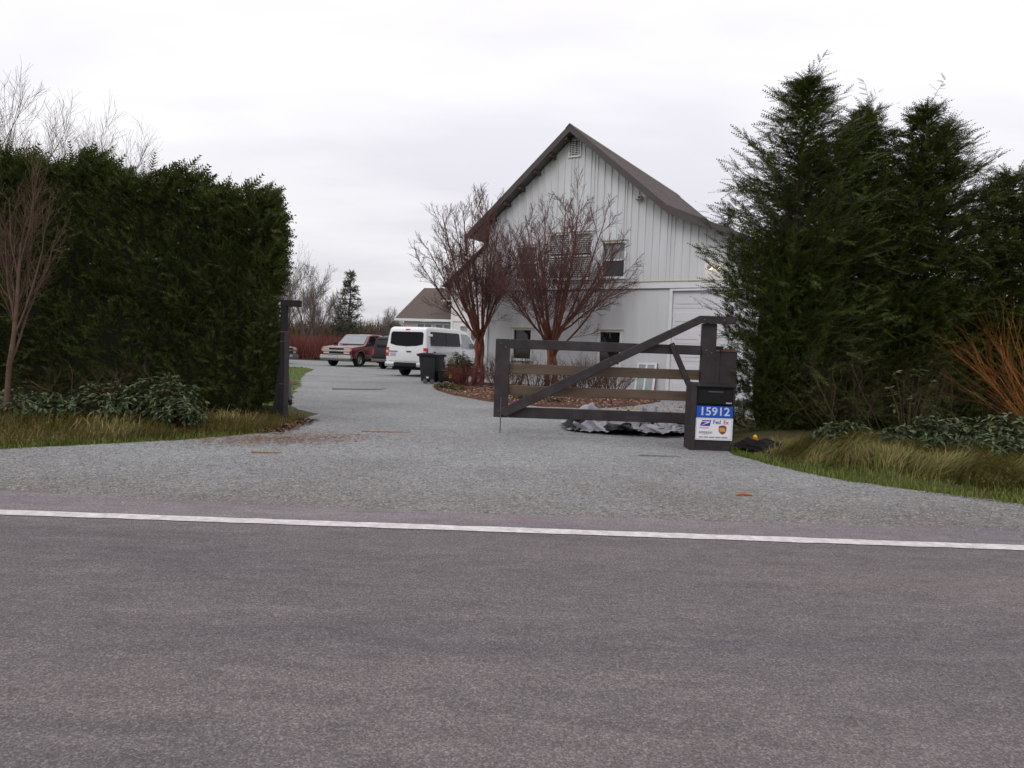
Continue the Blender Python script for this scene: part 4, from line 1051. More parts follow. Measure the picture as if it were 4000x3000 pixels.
x = rg.uniform(-11.2, HX1 + .0, n); y = rg.uniform(HY, HY + 1.8, n); x = np.minimum(x, hend(y) + .05); z = htop(x) + .10 * lump(x, y) - rg.exponential(.08, n)
P.append(np.c_[x, y, z]); D.append(np.c_[.25 + rg.normal(0, .5, n), rg.normal(-.2, .5, n), .75 + rg.normal(0, .3, n)]); S.append(rg.uniform(.16, .34, n))
# loose tips along the top edge and the upper right corner
n = 500
x = rg.uniform(-9.5, -4.2, n); y = rg.uniform(HY - .05, HY + .6, n); z = htop(x) + rg.uniform(-.05, .14, n)
P.append(np.c_[x, y, z]); D.append(np.c_[.7 + rg.normal(0, .4, n), rg.normal(0, .3, n), .35 + rg.normal(0, .35, n)]); S.append(rg.uniform(.25, .42, n))
n = 420
z = rg.uniform(2.3, 3.5, n); y = rg.uniform(HY - .05, HY + 1.2, n); x = hend(y) + rg.uniform(-.12, .12, n) * (1 - .3 * (z - 2.3))
P.append(np.c_[x, y, z]); D.append(np.c_[.9 + rg.normal(0, .25, n), rg.normal(-.2, .3, n), .25 + rg.normal(0, .35, n)]); S.append(rg.uniform(.22, .36, n))
P = np.concatenate(P); D = np.concatenate(D); S = np.concatenate(S)
V, F = sprays(P - ho, D, S, rg)
link('foliage', np_mesh('foliage', V, [F]), M['hedgegreen'], hedge)
# a few cut brown stub ends that catch the light
for k in range(9):
    b = MB(); xx = rg.uniform(-7.6, -4.3); zz = rg.uniform(2.3, 3.9)
    b.lathe([(0, -.03), (.013, -.03), (.013, .02), (0, .02)], 7, Matrix.Translation(Vector((xx, HY - .10 + .12 * float(lump(np.array(xx), np.array(zz))), zz)) - Vector(ho)) @ Matrix.Rotation(R(80), 4, 'X'))
    b.build('cut_stub', M['wood'], hedge)
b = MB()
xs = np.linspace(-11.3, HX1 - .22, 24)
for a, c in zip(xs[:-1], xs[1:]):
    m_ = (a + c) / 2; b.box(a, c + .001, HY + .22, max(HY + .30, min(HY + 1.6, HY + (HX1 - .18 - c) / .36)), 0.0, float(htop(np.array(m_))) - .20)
o_ = b.build('blocking_core', M['inner'], hedge, loc=tuple(-ho))  # solid boxes added inside the hedge to block light, in place of dense twigs

# ------------------------------------------------------------------ tall cypress trees on the right
SPRAY3 = make_spray(6, 0.27, 0.085)
def cypress(name, x, y, H_, rad, label, seed, nb=330, lean=0.0, group='untrimmed cypress trees right of the driveway'):
    rg = np.random.default_rng(seed)
    t = empty(name, (x, y, 0), 0, label, 'tree', group)
    tb = TB(); zz = np.linspace(0, H_ * .98, 9)
    tb.path(np.c_[lean * (zz / H_) ** 3, np.zeros(9), zz], np.linspace(.10, .006, 9), 7)
    link('trunk', tb.mesh('trunk'), M['bark_grey'], t)
    P, D, S = [], [], []; br = TB()
    up = np.array([0, 0, 1.0])
    for i in range(nb):
        u = rg.uniform(0, 1) ** .8; h = .12 + u * (H_ - .3)
        f = h / H_
        Rr = rad * np.interp(f, [0, .1, .45, .62, .76, .88, 1], [.9, 1.0, 1.0, .88, .62, .34, .05]) * (rg.uniform(.35, 1.0) if rg.uniform() < .55 else rg.uniform(.9, 1.22))
        az = rg.uniform(0, 2 * math.pi); dr = np.array([math.cos(az), math.sin(az), 0])
        k = 7; tt = np.linspace(0, 1, k)
        rise = Rr * rg.uniform(.15, .85) * (1.15 - .5 * f)
        nod = Rr * rg.uniform(-.25, .40)
        pts = np.array([lean * f ** 3, 0, h])[None] + dr[None] * (Rr * tt)[:, None] + np.c_[np.zeros(k), np.zeros(k), rise * tt - nod * tt ** 3]
        pts[:, 2] = np.minimum(pts[:, 2], H_ + .12)
        br.path(pts[::2], np.linspace(.012, .003, 4), 3)
        ns = int(7 + (20 - 7 * f) * Rr / rad)
        q = rg.uniform(.12, 1, ns) ** .7
        idx = np.clip((q * (k - 1)).astype(int), 0, k - 2); fr = q * (k - 1) - idx
        pos = pts[idx] * (1 - fr)[:, None] + pts[idx + 1] * fr[:, None] + rg.normal(0, .025, (ns, 3))
        tg = pts[idx + 1] - pts[idx]; tg /= np.linalg.norm(tg, axis=1, keepdims=True) + 1e-9
        sd_ = np.cross(tg, up); sg = rg.choice([-1, 1], ns)[:, None]
        d = tg * rg.uniform(.4, 1.1, (ns, 1)) + sd_ * sg * rg.uniform(.15, .95, (ns, 1)) + up[None] * rg.uniform(-.25, .55, (ns, 1))
        P.append(pos); D.append(d); S.append(rg.uniform(.13, .27, ns) * (1.05 - .25 * f))
        P.append(pts[-1:]); D.append(tg[-1:]); S.append(np.array([.26]))
    # thin leader with sparse feathery side shoots, nodding at its tip
    n = 30; g_ = np.linspace(0, 1, n); h = H_ * .84 + g_ * (H_ * .16 + .45); az = rg.uniform(0, 6.28, n)
    off = lean * (h / H_) ** 3 + (.22 if lean > 0 else -.12) * g_ ** 3
    tip = np.c_[off, np.zeros(n), h - .10 * g_ ** 4]; br.path(tip[::4], np.linspace(.009, .003, len(tip[::4])), 3)
    P.append(tip); D.append(np.c_[np.cos(az) + (.5 if lean > 0 else -.3) * g_, np.sin(az), rg.uniform(.15, .7, n)]); S.append(rg.uniform(.18, .30, n) * (1.15 - .62 * g_))
    P = np.concatenate(P); D = np.concatenate(D); S = np.concatenate(S)
    V, F = sprays(P, D, S, rg, SPRAY3, up)
    link('crown', np_mesh('crown', V, [F]), M['cypress'], t)
    link('branches', br.mesh('branches'), M['bark_grey'], t)
    return t
def sprmass(parent, loc0, x0, x1, yf, z1, n, seed, rnd=.25, xr=None):
    """clipped lower skirt: sprays on a rounded column front"""
    rg = np.random.default_rng(seed)
    u = rg.uniform(0, 1, n); z = rg.uniform(.05, 1, n) * z1
    x = x0 + (x1 - x0) * u; c = (u - .5) * 2
    y = yf + .5 * np.abs(c) ** 3 + .10 * lump(x, z) + rg.exponential(.10, n)
    D = np.c_[c * .6 + rg.normal(0, .4, n), -.7 + rg.normal(0, .3, n), .45 + rg.normal(0, .4, n)]
    V, F = sprays(np.c_[x, y, z] - np.array(loc0), D, rg.uniform(.13, .26, n), rg)
    return link('skirt', np_mesh('skirt', V, [F]), M['cypress'], parent)
t1 = cypress('cypress_tree', 4.72, 12.25, 6.25, 1.28, 'tallest cypress tree, beside the mailbox and gate post', 301, 820, .16)
sprmass(t1, (4.70, 12.25, 0), 3.62, 5.35, 11.55, 3.4, 3800, 302)
b = MB(); b.lathe([(0, .0), (.40, .0), (.55, .5), (.50, 2.2), (.25, 3.2), (0, 3.7)], 10); b.build('blocking_core', M['inner'], t1, smooth=True)  # solid core added inside the crown to block light
for i, (x, y, h, r_, lb, sd_) in enumerate((
        (5.75, 12.7, 5.75, 1.10, 'second cypress tree from the mailbox, with a thin nodding tip', 311), (6.34, 13.0, 6.05, 1.12, 'third cypress tree from the mailbox, with a sparse feathery tip', 312),
        (6.99, 12.8, 6.05, 1.12, 'fourth cypress tree from the mailbox, narrow and pointed', 313), (7.74, 13.0, 5.80, 1.2, 'fifth cypress tree from the mailbox, broad and dense', 314),
        (8.64, 12.8, 4.95, 1.2, 'lower cypress tree near the right edge of the picture', 315), (9.45, 12.7, 4.8, 1.2, 'rightmost cypress tree cut by the edge of the picture', 316))):
    tr = cypress('cypress_tree', x, y, h, r_, lb, sd_, 600, (.22 if i % 2 == 0 else -.06))
    sprmass(tr, (x, y, 0), x - .62, x + .62, y - .85, 2.7, 1000, sd_ + 50)
    b = MB(); b.lathe([(0, .0), (.34, .0), (.50, .5), (.46, 1.8), (.2, 2.5), (0, 2.8)], 9); b.build('blocking_core', M['inner'], tr, smooth=True)  # solid core added behind the skirt, stops light passing through
tr = cypress('cypress_tree', 5.35, 13.3, 5.4, .85, 'short cypress tree half hidden behind the tallest one', 317, 240, .12)

# ------------------------------------------------------------------ broad-leaved shrubs
def make_leaf():
    V = [(0, 0, 0), (.25, .13, .02), (.25, -.13, .02), (.6, .16, -.02), (.6, -.16, -.02), (.3, 0, -.03), (.62, 0, -.08), (1, 0, -.2)]
    F = [(0, 5, 1), (0, 2, 5), (1, 5, 6), (1, 6, 3), (5, 2, 4), (5, 4, 6), (3, 6, 7), (6, 4, 7)]
    return np.array(V, float), np.array(F, int)
LEAF = make_leaf()
def broadleaf(name, x, y, z0, w_, h, label, seed, nst=60, m='salal', ls=.092, dep=.7, group=None, whorl=7):
    rg = np.random.default_rng(seed)
    t = empty(name, (x, y, z0), 0, label, 'shrub', group)
    P, D, S, U = [], [], [], []; tb = TB()
    for i in range(nst):
        a = rg.uniform(0, 6.28); rr = math.sqrt(rg.uniform(0, 1)); 
        zz = h * (1 - .55 * rr ** 2) * rg.uniform(.55, 1.0)
        tip = np.array([w_ * rr * math.cos(a), w_ * dep * rr * math.sin(a), zz])
        base = tip * np.array([.25, .25, 0])
        mid = (base + tip) / 2 + np.array([0, 0, .1 * h])
        tb.path(np.array([base, mid, tip]), [.008, .006, .003], 3)
        ax = unit(tip - mid + np.array([0, 0, .15]))
        for lv in range(2):
            c = tip - ax * lv * .07
            for k in range(whorl):
                an = rg.uniform(0, 6.28); ref = unit(np.cross(ax, [.3, .4, .8])); ot = np.cross(ax, ref)
                d = ref * math.cos(an) + ot * math.sin(an)
                P.append(c); D.append(d * .9 + ax * rg.uniform(-.15, .55) + np.array([0, 0, -.1])); S.append(ls * rg.uniform(.7, 1.25))
    P = np.array(P); D = np.array(D); S = np.array(S)
    V, F = sprays(P, D, S, rg, LEAF, np.array([0, 0, 1.0]))
    link('leaves', np_mesh('leaves', V, [F], True), M[m], t); link('stems', tb.mesh('stems'), M['twig_brown'], t)
    return t
LBL = 'broad-leaved evergreen shrub '
for i, (x, y, w_, h, lb) in enumerate(((-7.3, 9.9, .75, .62, 'leftmost, under the bare sapling at the picture edge'), (-6.45, 9.8, .65, .55, 'low, right of the bare sapling trunk'), (-5.75, 10.0, .70, .72, 'in the middle of the row before the left hedge'),
        (-5.05, 10.25, .60, .98, 'tallest of the row before the left hedge'), (-4.75, 9.95, .45, .52, 'low, nearest the driveway before the left hedge'))):
    broadleaf('evergreen_shrub', x, y, .10, w_, h * .88, LBL + lb, 400 + i, 95, group='broad-leaved shrubs below the left hedge')
for i, (x, y, w_, h, lb) in enumerate(((4.55, 9.6, .42, .48, 'small, just right of the tall cypress trunk'), (5.15, 9.3, .50, .42, 'low, between the cypress and the orange twigs'), (5.75, 9.35, .62, .66, 'tall, below the dead brown stems on the right'),
        (6.45, 9.1, .70, .70, 'large, right of the tall grass bank, under the orange twigs'), (7.2, 9.0, .75, .66, 'at the right edge of the picture'), (6.0, 8.75, .5, .42, 'front one, at the back edge of the grass bank'))):
    broadleaf('evergreen_shrub', x, y, .16, w_, h * .9, LBL + lb, 420 + i, 90, group='broad-leaved shrubs below the right trees')

# ------------------------------------------------------------------ bare sapling, dead stems, orange twigs
def bare(name, loc, spec, L, r0, label, cat, seed, mt, mtw, nstem=1, tilt=.15, group=None, levs=2, spread=0.0, scale=1.0, d0=None):
    rg = np.random.default_rng(seed); t = empty(name, loc, 0, label, cat, group)
    trunk, tw = TB(), TB(); tbs = [trunk] * levs + [tw]
    for s_ in range(nstem):
        a = 6.28 * s_ / nstem + rg.uniform(-.4, .4)
        d = np.array([math.cos(a) * tilt, math.sin(a) * tilt, 1]) if d0 is None else np.array(d0) + rg.normal(0, tilt, 3)
        p = np.array([math.cos(a), math.sin(a), 0]) * spread
        grow(tbs, p, d, L * rg.uniform(.88, 1.1), r0 * rg.uniform(.8, 1.1), 0, spec, rg)
    link('trunk', trunk.mesh('trunk'), M[mt], t)
    if tw.V: link('crown', tw.mesh('crown'), M[mtw], t)
    return t
SAP = [dict(n=9, ang=20, ratio=.66, up=.12, wig=.05, t0=.28, pts=6, tap=.5, rr=.52), dict(n=9, ang=26, ratio=.46, up=.18, wig=.09, t0=.15, pts=5, rmin=.004), dict(n=8, ang=36, ratio=.55, up=.12, wig=.12, t0=.1, pts=4, rmin=.0025), dict(n=0, ang=0, ratio=.5, up=.06, wig=.14, t0=.2, pts=3, tap=.7, rmin=.0018)]
bare('bare_sapling', (-6.84, 9.55, .08), SAP, 2.45, .042, 'leafless pinkish sapling in front of the left hedge at the picture edge', 'tree', 501, 'bark_pink', 'twig_pink', 1, .03)
DEAD = [dict(n=7, ang=40, ratio=.6, up=.0, wig=.20, t0=.2, pts=6), dict(n=6, ang=44, ratio=.5, up=-.02, wig=.22, t0=.15, pts=4), dict(n=0, ang=0, ratio=.5, up=-.02, wig=.16, t0=.2, pts=3)]
for i, (x, y, L, lb) in enumerate(((4.95, 10.6, 1.7, 'dead brown twiggy shrub just right of the tall cypress skirt'), (5.6, 10.3, 1.9, 'dead brown twiggy shrub in the middle below the right trees'), (6.3, 10.1, 1.7, 'dead brown twiggy shrub beside the orange twigs'))):
    bare('twiggy_shrub', (x, y, .15), DEAD, L * .75, .007, lb, 'shrub', 520 + i, 'twig_dark', 'twig_dark', 9, .62, 'dead shrubs below the right trees', 1, .15)
for i, (x, y, L, lb) in enumerate(((-5.6, 10.7, 1.25, 'thin dead stems among the leaves before the left hedge'), (-6.6, 10.6, 1.3, 'thin dead stems behind the sapling before the left hedge'))):
    bare('twiggy_shrub', (x, y, .12), DEAD, L * .7, .006, lb, 'shrub', 530 + i, 'twig_brown', 'twig_brown', 7, .6, None, 1, .15)
ORG = [dict(n=8, ang=24, ratio=.5, up=.0, wig=.10, t0=.15, pts=6), dict(n=0, ang=0, ratio=.5, up=.03, wig=.07, t0=.2, pts=4)]
bare('orange_twig_shrub', (7.32, 9.3, .15), ORG, 1.85, .0045, 'shrub of bright orange bare twigs at the right edge of the picture', 'shrub', 541, 'twig_orange', 'twig_orange', 60, .62, None, 1, .15)
broadleaf('evergreen_shrub', 5.75, 10.2, .2, .5, 1.25, 'light green leafy sprig growing among the dead brown stems', 545, 16, 'shrubgreen', .09, .7, None, 5)

# ------------------------------------------------------------------ two red-barked trees before the barn
TW = [dict(n=7, ang=38, ratio=.52, up=.07, wig=.09, t0=.12, pts=5, rr=.6, rmin=.0075), dict(n=6, ang=40, ratio=.50, up=.13, wig=.12, t0=.10, pts=3, rr=.75, rmin=.005), dict(n=0, ang=0, ratio=.5, up=.12, wig=.15, t0=.2, pts=3, tap=.8, rmin=.0036)]
def crape(loc, label, seed, fork=1.75, cz=3.7, rx=2.2, rz_=3.3, nlead=15, cx=0.0):
    """low forking tree: leaders fan out to a rounded crown"""
    rg = np.random.default_rng(seed)
    t = empty('red_barked_tree', loc, 0, label, 'tree', 'red-barked trees in the mulch bed')
    trunk, tw, lim = TB(), TB(), TB()
    for k, sx in enumerate((-1, 1)):
        zz = np.linspace(0, fork, 7); wv = rg.uniform(-.04, .04, 7)
        trunk.path(np.c_[sx * (.13 - .06 * zz / fork) + wv, rg.uniform(-.03, .03, 7) + .08 * k, zz], np.linspace(.095, .075, 7), 9)
    trunk.path(np.array([(-.02, .03, fork * .62), (0, .04, fork), (.02, .03, fork + .30)]), [.07, .13, .08], 9)
    for i in range(nlead):
        az = i * 2.39996 + rg.uniform(-.3, .3); f = math.sqrt((i + .5) / nlead); po = R(4 + 84 * f ** 1.15) * rg.uniform(.92, 1.08)
        tip = np.array([cx + rx * math.sin(po) * math.cos(az), rx * math.sin(po) * math.sin(az), cz + rz_ * math.cos(po) * rg.uniform(.88, 1.02)])
        st = np.array([.10 * math.cos(az), .10 * math.sin(az) + .03, rg.uniform(fork * .72, fork + .25)])
        m1 = st + (tip - st) * np.array([.50, .50, .38]) + rg.normal(0, .07, 3)
        tt = np.linspace(0, 1, 9)[:, None]
        pts = st * (1 - tt) ** 2 + 2 * m1 * tt * (1 - tt) + tip * tt ** 2 + np.cumsum(rg.normal(0, .018, (9, 3)), 0)
        r0 = rg.uniform(.034, .052) * (1.1 - .4 * f)
        lim.path(pts, r0 * (1 - tt[:, 0]) ** .8 + .010, 6)
        for k in range(10):
            q = .25 + .75 * (k + rg.uniform(0, 1)) / 10; x = q * 8; a = min(7, int(x)); fr = x - a
            p = pts[a] * (1 - fr) + pts[a + 1] * fr; ax = unit(pts[a + 1] - pts[a])
            sd_ = unit(np.cross(ax, rg.normal(size=3))); an = R(38) * rg.uniform(.5, 1.4)
            grow([tw], p, ax * math.cos(an) + sd_ * math.sin(an), rg.uniform(.75, 1.5) * (1.2 - .5 * q), max(.010, r0 * .45 * (1 - q)), 0, TW, rg)
    link('trunk', trunk.mesh('trunk'), M['bark_red'], t); link('limbs', lim.mesh('limbs'), M['limb_red'], t); link('crown', tw.mesh('crown'), M['twig_red'], t)
    return t
crape((-1.22, 25.4, .02), 'left one of two leafless red-barked trees, next to the van', 617, 1.75, 3.6, 1.85, 3.3, 20, -.35)
crape((1.27, 23.2, .04), 'right one of two leafless red-barked trees, in front of the barn windows', 625, 1.70, 3.3, 2.15, 3.0, 22, .2)

# planting under them
broadleaf('green_shrub', -1.90, 25.6, .02, .58, 1.35, 'rounded green and russet shrub between the bin and the left red tree', 640, 230, 'shrubgreen', .09, .8, None, 6)
RED = [dict(n=6, ang=30, ratio=.55, up=.05, wig=.12, t0=.2, pts=4), dict(n=4, ang=34, ratio=.5, up=.04, wig=.15, t0=.2, pts=3), dict(n=0, ang=0, ratio=.5, up=.02, wig=.15, t0=.2, pts=2)]
bare('red_shrub', (-1.55, 24.2, .05), RED, .78, .008, 'low dense dark red shrub at the foot of the left red tree', 'shrub', 650, 'berry', 'berry', 60, .95, None, 1, .2)
bare('red_shrub', (1.55, 22.6, .08), RED, .55, .008, 'low red-brown shrub under the right red tree behind the gate', 'shrub', 651, 'berry', 'berry', 36, .9, None, 1, .25)
BR = [dict(n=6, ang=34, ratio=.6, up=.06, wig=.12, t0=.2, pts=4), dict(n=5, ang=36, ratio=.55, up=.04, wig=.15, t0=.2, pts=3), dict(n=0, ang=0, ratio=.5, up=.03, wig=.15, t0=.2, pts=3)]
for i, (x, y, L, lb) in enumerate(((.05, 24.0, 1.15, 'bare twiggy shrub behind the gate left of the right red tree'), (2.35, 22.9, 1.05, 'bare twiggy shrub behind the gate right of the right red tree'), (3.25, 22.4, .75, 'small bare shrub at the right end of the mulch bed'), (-.55, 25.6, .95, 'bare twiggy shrub right beside the left red tree'), (.75, 22.4, .9, 'dense twiggy shrub just left of the right red trunk'), (1.9, 22.0, .95, 'dense twiggy shrub just right of the right red trunk'), (2.75, 21.6, .8, 'low twiggy shrub behind the middle of the gate'), (-.15, 22.2, .7, 'low twiggy shrub seen behind the gate stile'))):
    bare('twiggy_shrub', (x, y, .08), BR, L, .012, lb, 'shrub', 660 + i, 'twig_red', 'twig_brown', 20, .65, None, 1, .2)
for i, (x, y, lb) in enumerate(((-2.15, 22.9, 'low green rosette plant at the left corner of the mulch bed'), (-1.75, 22.0, 'low greyish green plant at the front of the mulch bed'), (-2.25, 23.6, 'low yellow-green plant beside the dark red shrub'), (1.0, 18.3, 'low green plant in the mulch just behind the gate'), (.3, 18.8, 'low green plant in the mulch behind the gate diagonal'))):
    broadleaf('low_plant', x, y, .03, .36, .20, lb, 680 + i, 26, 'shrubgreen', .10, .9, None, 5)
broadleaf('low_plant', 2.75, 22.3, .05, .26, .5, 'small russet-leaved plant with a yellow leaf behind the gate', 690, 24, 'deadleaf', .10, .9, None, 5)

# ------------------------------------------------------------------ distant trees and field
FIRS = 900
def fir(name, loc, H_, rad, label, seed, nb=210, m='firneedle', size=.55):
    rg = np.random.default_rng(seed); t = empty(name, loc, 0, label, 'tree')
    tb = TB(); zz = np.linspace(0, H_, 8); tb.path(np.c_[.08 * np.sin(zz), 0 * zz, zz], np.linspace(H_ * .020, .02, 8), 6)
    P, D, S = [], [], []
    for i in range(nb):
        f = rg.uniform(.06, .98); h = f * H_; Rr = rad * (1 - f) ** .8 * rg.uniform(.6, 1.15) + .12
        az = rg.uniform(0, 6.28); d = np.array([math.cos(az), math.sin(az), 0]); k = 5; tt = np.linspace(0, 1, k)
        pts = np.array([0, 0, h])[None] + d[None] * (Rr * tt)[:, None] + np.c_[np.zeros(k), np.zeros(k), (-.30 * tt + .32 * tt ** 2.5) * Rr]
        tb.path(pts[::2], [.03, .02, .01], 3)
        n = max(3, int(3 + 9 * Rr / rad)); q = rg.uniform(.25, 1, n); 
        pos = np.array([0, 0, h])[None] + d[None] * (Rr * q)[:, None] + np.c_[np.zeros(n), np.zeros(n), (-.30 * q + .32 * q ** 2.5) * Rr]
        P.append(pos); D.append(d[None] * .7 + rg.normal(0, .45, (n, 3)) + np.array([0, 0, -.1 + .5 * f])); S.append(rg.uniform(.55, 1.1, n) * size)
    V, F = sprays(np.concatenate(P), np.concatenate(D), np.concatenate(S), rg, make_spray(6, .34, .13), np.array([0, 0, 1.]))
    link('trunk', tb.mesh('trunk'), M['bark_grey'], t); link('crown', np_mesh('crown', V, [F]), M[m], t)
    return t
fir('fir_tree', (-18.55, 80, 0), 9.75, 2.9, 'lone fir tree rising behind the burgundy SUV', 701, 380, 'firneedle', .48)
fir('fir_tree', (17.6, 60, 0), 14.0, 3.0, 'top of a fir tree showing over the low barn roof', 702, 190)

FAR = [dict(n=10, ang=36, ratio=.58, up=.08, wig=.05, t0=.22, pts=6, tap=.3, rr=.5), dict(n=9, ang=34, ratio=.55, up=.14, wig=.08, t0=.2, pts=5, tap=.4, rr=.5, rmin=.022), dict(n=9, ang=36, ratio=.55, up=.14, wig=.10, t0=.15, pts=3, tap=.5, rr=.6, rmin=.014), dict(n=0, ang=0, ratio=.5, up=.1, wig=.12, t0=.2, pts=3, tap=.6, rmin=.010)]
FAR2 = [dict(d) for d in FAR]
for d_, k_ in zip(FAR2, (0, .014, .009, .006)): d_['rmin'] = k_
FAR2[1]['n'] = 8; FAR2[2]['n'] = 8
def copy_tree(src, loc, rz, sc, label, group):
    r = src.copy(); COL.objects.link(r); r.location = loc; r.rotation_euler = (0, 0, rz); r.scale = (sc, sc, sc); r['label'] = label; r['group'] = group
    for ch in src.children:
        c = ch.copy(); COL.objects.link(c); c.parent = r
    return r
GB = 'leafless trees behind the left hedge'
ta = bare('leafless_tree', (-29.4, 41, 0), FAR2, 10.8, .17, 'tallest leafless tree behind the left hedge, cut by the picture edge', 'tree', 711, 'bark_grey', 'twig_grey', 3, .22, GB, 2, .25)
copy_tree(ta, (-24.6, 40, 0), 2.1, .84, 'broad leafless tree behind the middle of the left hedge top', GB)
copy_tree(ta, (-26.3, 44, 0), 4.0, .86, 'leafless tree between the two larger ones behind the left hedge', GB)
copy_tree(ta, (-20.0, 41.5, 0), 5.2, .68, 'small leafless tree whose tips just clear the left hedge', GB)
copy_tree(ta, (-15.6, 43.5, 0), 1.0, .56, 'leafless dark tree at the right edge of the left hedge', GB)
GF = 'leafless trees along the far field'
tf = bare('leafless_tree', (-22.8, 79, 0), FAR, 6.6, .15, 'largest leafless tree left of the lone fir', 'tree', 731, 'bark_grey', 'twig_grey', 2, .15, GF, 2, .2)
for i, (x, y, s_, lb) in enumerate(((-26.6, 82, 1.05, 'leafless far tree partly behind the left gate post'), (-20.6, 84, .72, 'leafless far tree just left of the lone fir'), (-24.6, 88, .85, 'leafless far tree behind the largest far one'), (-16.2, 92, .62, 'small leafless far tree just right of the lone fir'),
        (-14.6, 96, .55, 'small leafless far tree over the burgundy SUV roof'), (-12.9, 94, .60, 'small leafless far tree over the black SUV'), (-11.0, 97, .58, 'small leafless far tree beside the house corner'), (-17.9, 99, .55, 'faint leafless far tree behind the lone fir'))):
    copy_tree(tf, (x, y, 0), i * 1.3 + .5, s_, lb, GF)

def canes(name, x0, x1, y0, y1, h0, h1, n, wd, seed, m, rows=0, lean=.25, zb=0):
    rg = np.random.default_rng(seed)
    x = rg.uniform(x0, x1, n); y = rg.uniform(y0, y1, n)
    if rows: y = y0 + np.round((y - y0) / rows) * rows + rg.normal(0, .28, n)
    h = rg.uniform(h0, h1, n); d = np.c_[rg.normal(0, lean, n), rg.normal(0, lean, n), np.ones(n)]; d /= np.linalg.norm(d, axis=1, keepdims=True)
    a = rg.uniform(0, 6.28, n); s_ = np.c_[np.cos(a), np.sin(a) * .4, np.zeros(n)] * wd
    p = np.c_[x, y, np.full(n, zb)]; base = p + d * (h * rg.uniform(0, .5, n))[:, None]; tip = p + d * h[:, None]
    V = np.stack([base - s_, base + s_, tip], 1).reshape(-1, 3)
    return kind(link(name, np_mesh(name, V, [np.arange(3 * n).reshape(-1, 3)]), M[m]), 'stuff')
o = canes('berry_bushes', -40, -8.5, 57.4, 66, .8, 2.45, 26000, .035, 751, 'berry', 2.6, .28)
tag(o, 'dark red field of leafless berry bushes beyond the driveway', 'bushes')
o = canes('distant_wood', -60, -6, 100, 118, 1.5, 6.0, 20000, .08, 753, 'twig_brown', 0, .22)
tag(o, 'brown band of leafless scrub along the far field edge', 'wood')

# ------------------------------------------------------------------ grass, litter, stones
def blades(name, P, H_, wd, lean, rg, m, label, cat='grass', dirb=None, comb=0.0):
    """arching grass blades; comb makes neighbouring blades lie the same way"""
    n = len(P); a = rg.uniform(0, 6.28, n)
    if comb: a = a * (1 - comb) + comb * (3.4 * lump(P[:, 0] * .9 + 5, P[:, 1] * .9) - 1.57)
    dr = np.c_[np.cos(a), np.sin(a), np.zeros(n)]
    if dirb is not None: dr = dr * .75 + np.array(dirb)[None]; dr /= np.linalg.norm(dr, axis=1, keepdims=True) + 1e-6
    sd_ = np.c_[-dr[:, 1], dr[:, 0], np.zeros(n)]
    V = []
    for t, w_ in ((0, 1), (.4, .85), (.75, .55), (1, .0)):
        th = np.clip(lean, 0, 2.2) * t          # bend angle grows along the blade
        hor = H_ * (1 - np.cos(th)) / np.maximum(lean, .05); ver = H_ * np.sin(th) / np.maximum(lean, .05)
        c = P + dr * hor[:, None] + np.c_[np.zeros(n), np.zeros(n), ver]
        c[:, 2] = np.maximum(c[:, 2], P[:, 2] + .004)
        if w_: V += [c - sd_ * (wd * w_)[:, None], c + sd_ * (wd * w_)[:, None]]
        else: V.append(c)
    V = np.stack(V, 1).reshape(-1, 3); o_ = (np.arange(n) * 7)[:, None]
    q = np.concatenate([o_ + np.array([[0, 1, 3, 2]]), o_ + np.array([[2, 3, 5, 4]])]); tr = o_ + np.array([[4, 5, 6]])
    return tag(kind(link(name, np_mesh(name, V, [q, tr], True), M[m]), 'stuff'), label, cat)
rg = np.random.default_rng(801)
def sampleL(n, d0, d1):
    x = rg.uniform(-13, -3.55, n); e_ = np.interp(x, EL_x, EL_y); y = e_ + rg.uniform(d0, d1, n); return np.c_[x, y, np.maximum(bankL(x, y), 0)]
def sampleR(n, d0, d1):
    x = rg.uniform(3.2, 11, n); e_ = np.interp(x, ER_x, ER_y); y = e_ + rg.uniform(d0, d1, n); return np.c_[x, y, np.maximum(bankR(x, y), 0)]
n = 17000; P = sampleL(n, .15, 2.0); c_ = .5 + .5 * lump(P[:, 0] * 1.1, P[:, 1] * 1.1)
blades('tall_grass', P, rg.uniform(.08, .28, n) * (.40 + 1.0 * c_), rg.uniform(.003, .006, n), rg.uniform(.5, 2.2, n), rg, 'grassblade', 'rough tawny grass on the verge below the left hedge', dirb=(.25, -.25, 0), comb=.75)
n = 6500; P = sampleL(n, .2, 1.9)
blades('straw_grass', P, rg.uniform(.10, .30, n), rg.uniform(.003, .006, n), rg.uniform(.9, 2.6, n), rg, 'straw', 'pale dead straw lying over the left verge', dirb=(.3, -.3, 0), comb=.6)
n = 30000; P = sampleR(n, .45, 2.3); c_ = .5 + .5 * lump(P[:, 0] * 1.1, P[:, 1] * 1.1)
blades('tall_grass', P, rg.uniform(.14, .33, n) * (.50 + .85 * c_) * sstep(3.3, 4.2, P[:, 0] + .0) + .03, rg.uniform(.003, .006, n), rg.uniform(.9, 2.6, n), rg, 'grassblade', 'long drooping tawny grass on the bank right of the mailbox', dirb=(.10, -.30, 0), comb=.75)
n = 15000; P = np.concatenate([sampleL(n // 3, -.10, .45), sampleR(n - n // 3, -.12, .75)])
blades('short_grass', P, rg.uniform(.03, .11, n), rg.uniform(.003, .006, n), rg.uniform(.3, 1.5, n), rg, 'grassgreen', 'short green grass along the gravel edges of both verges')
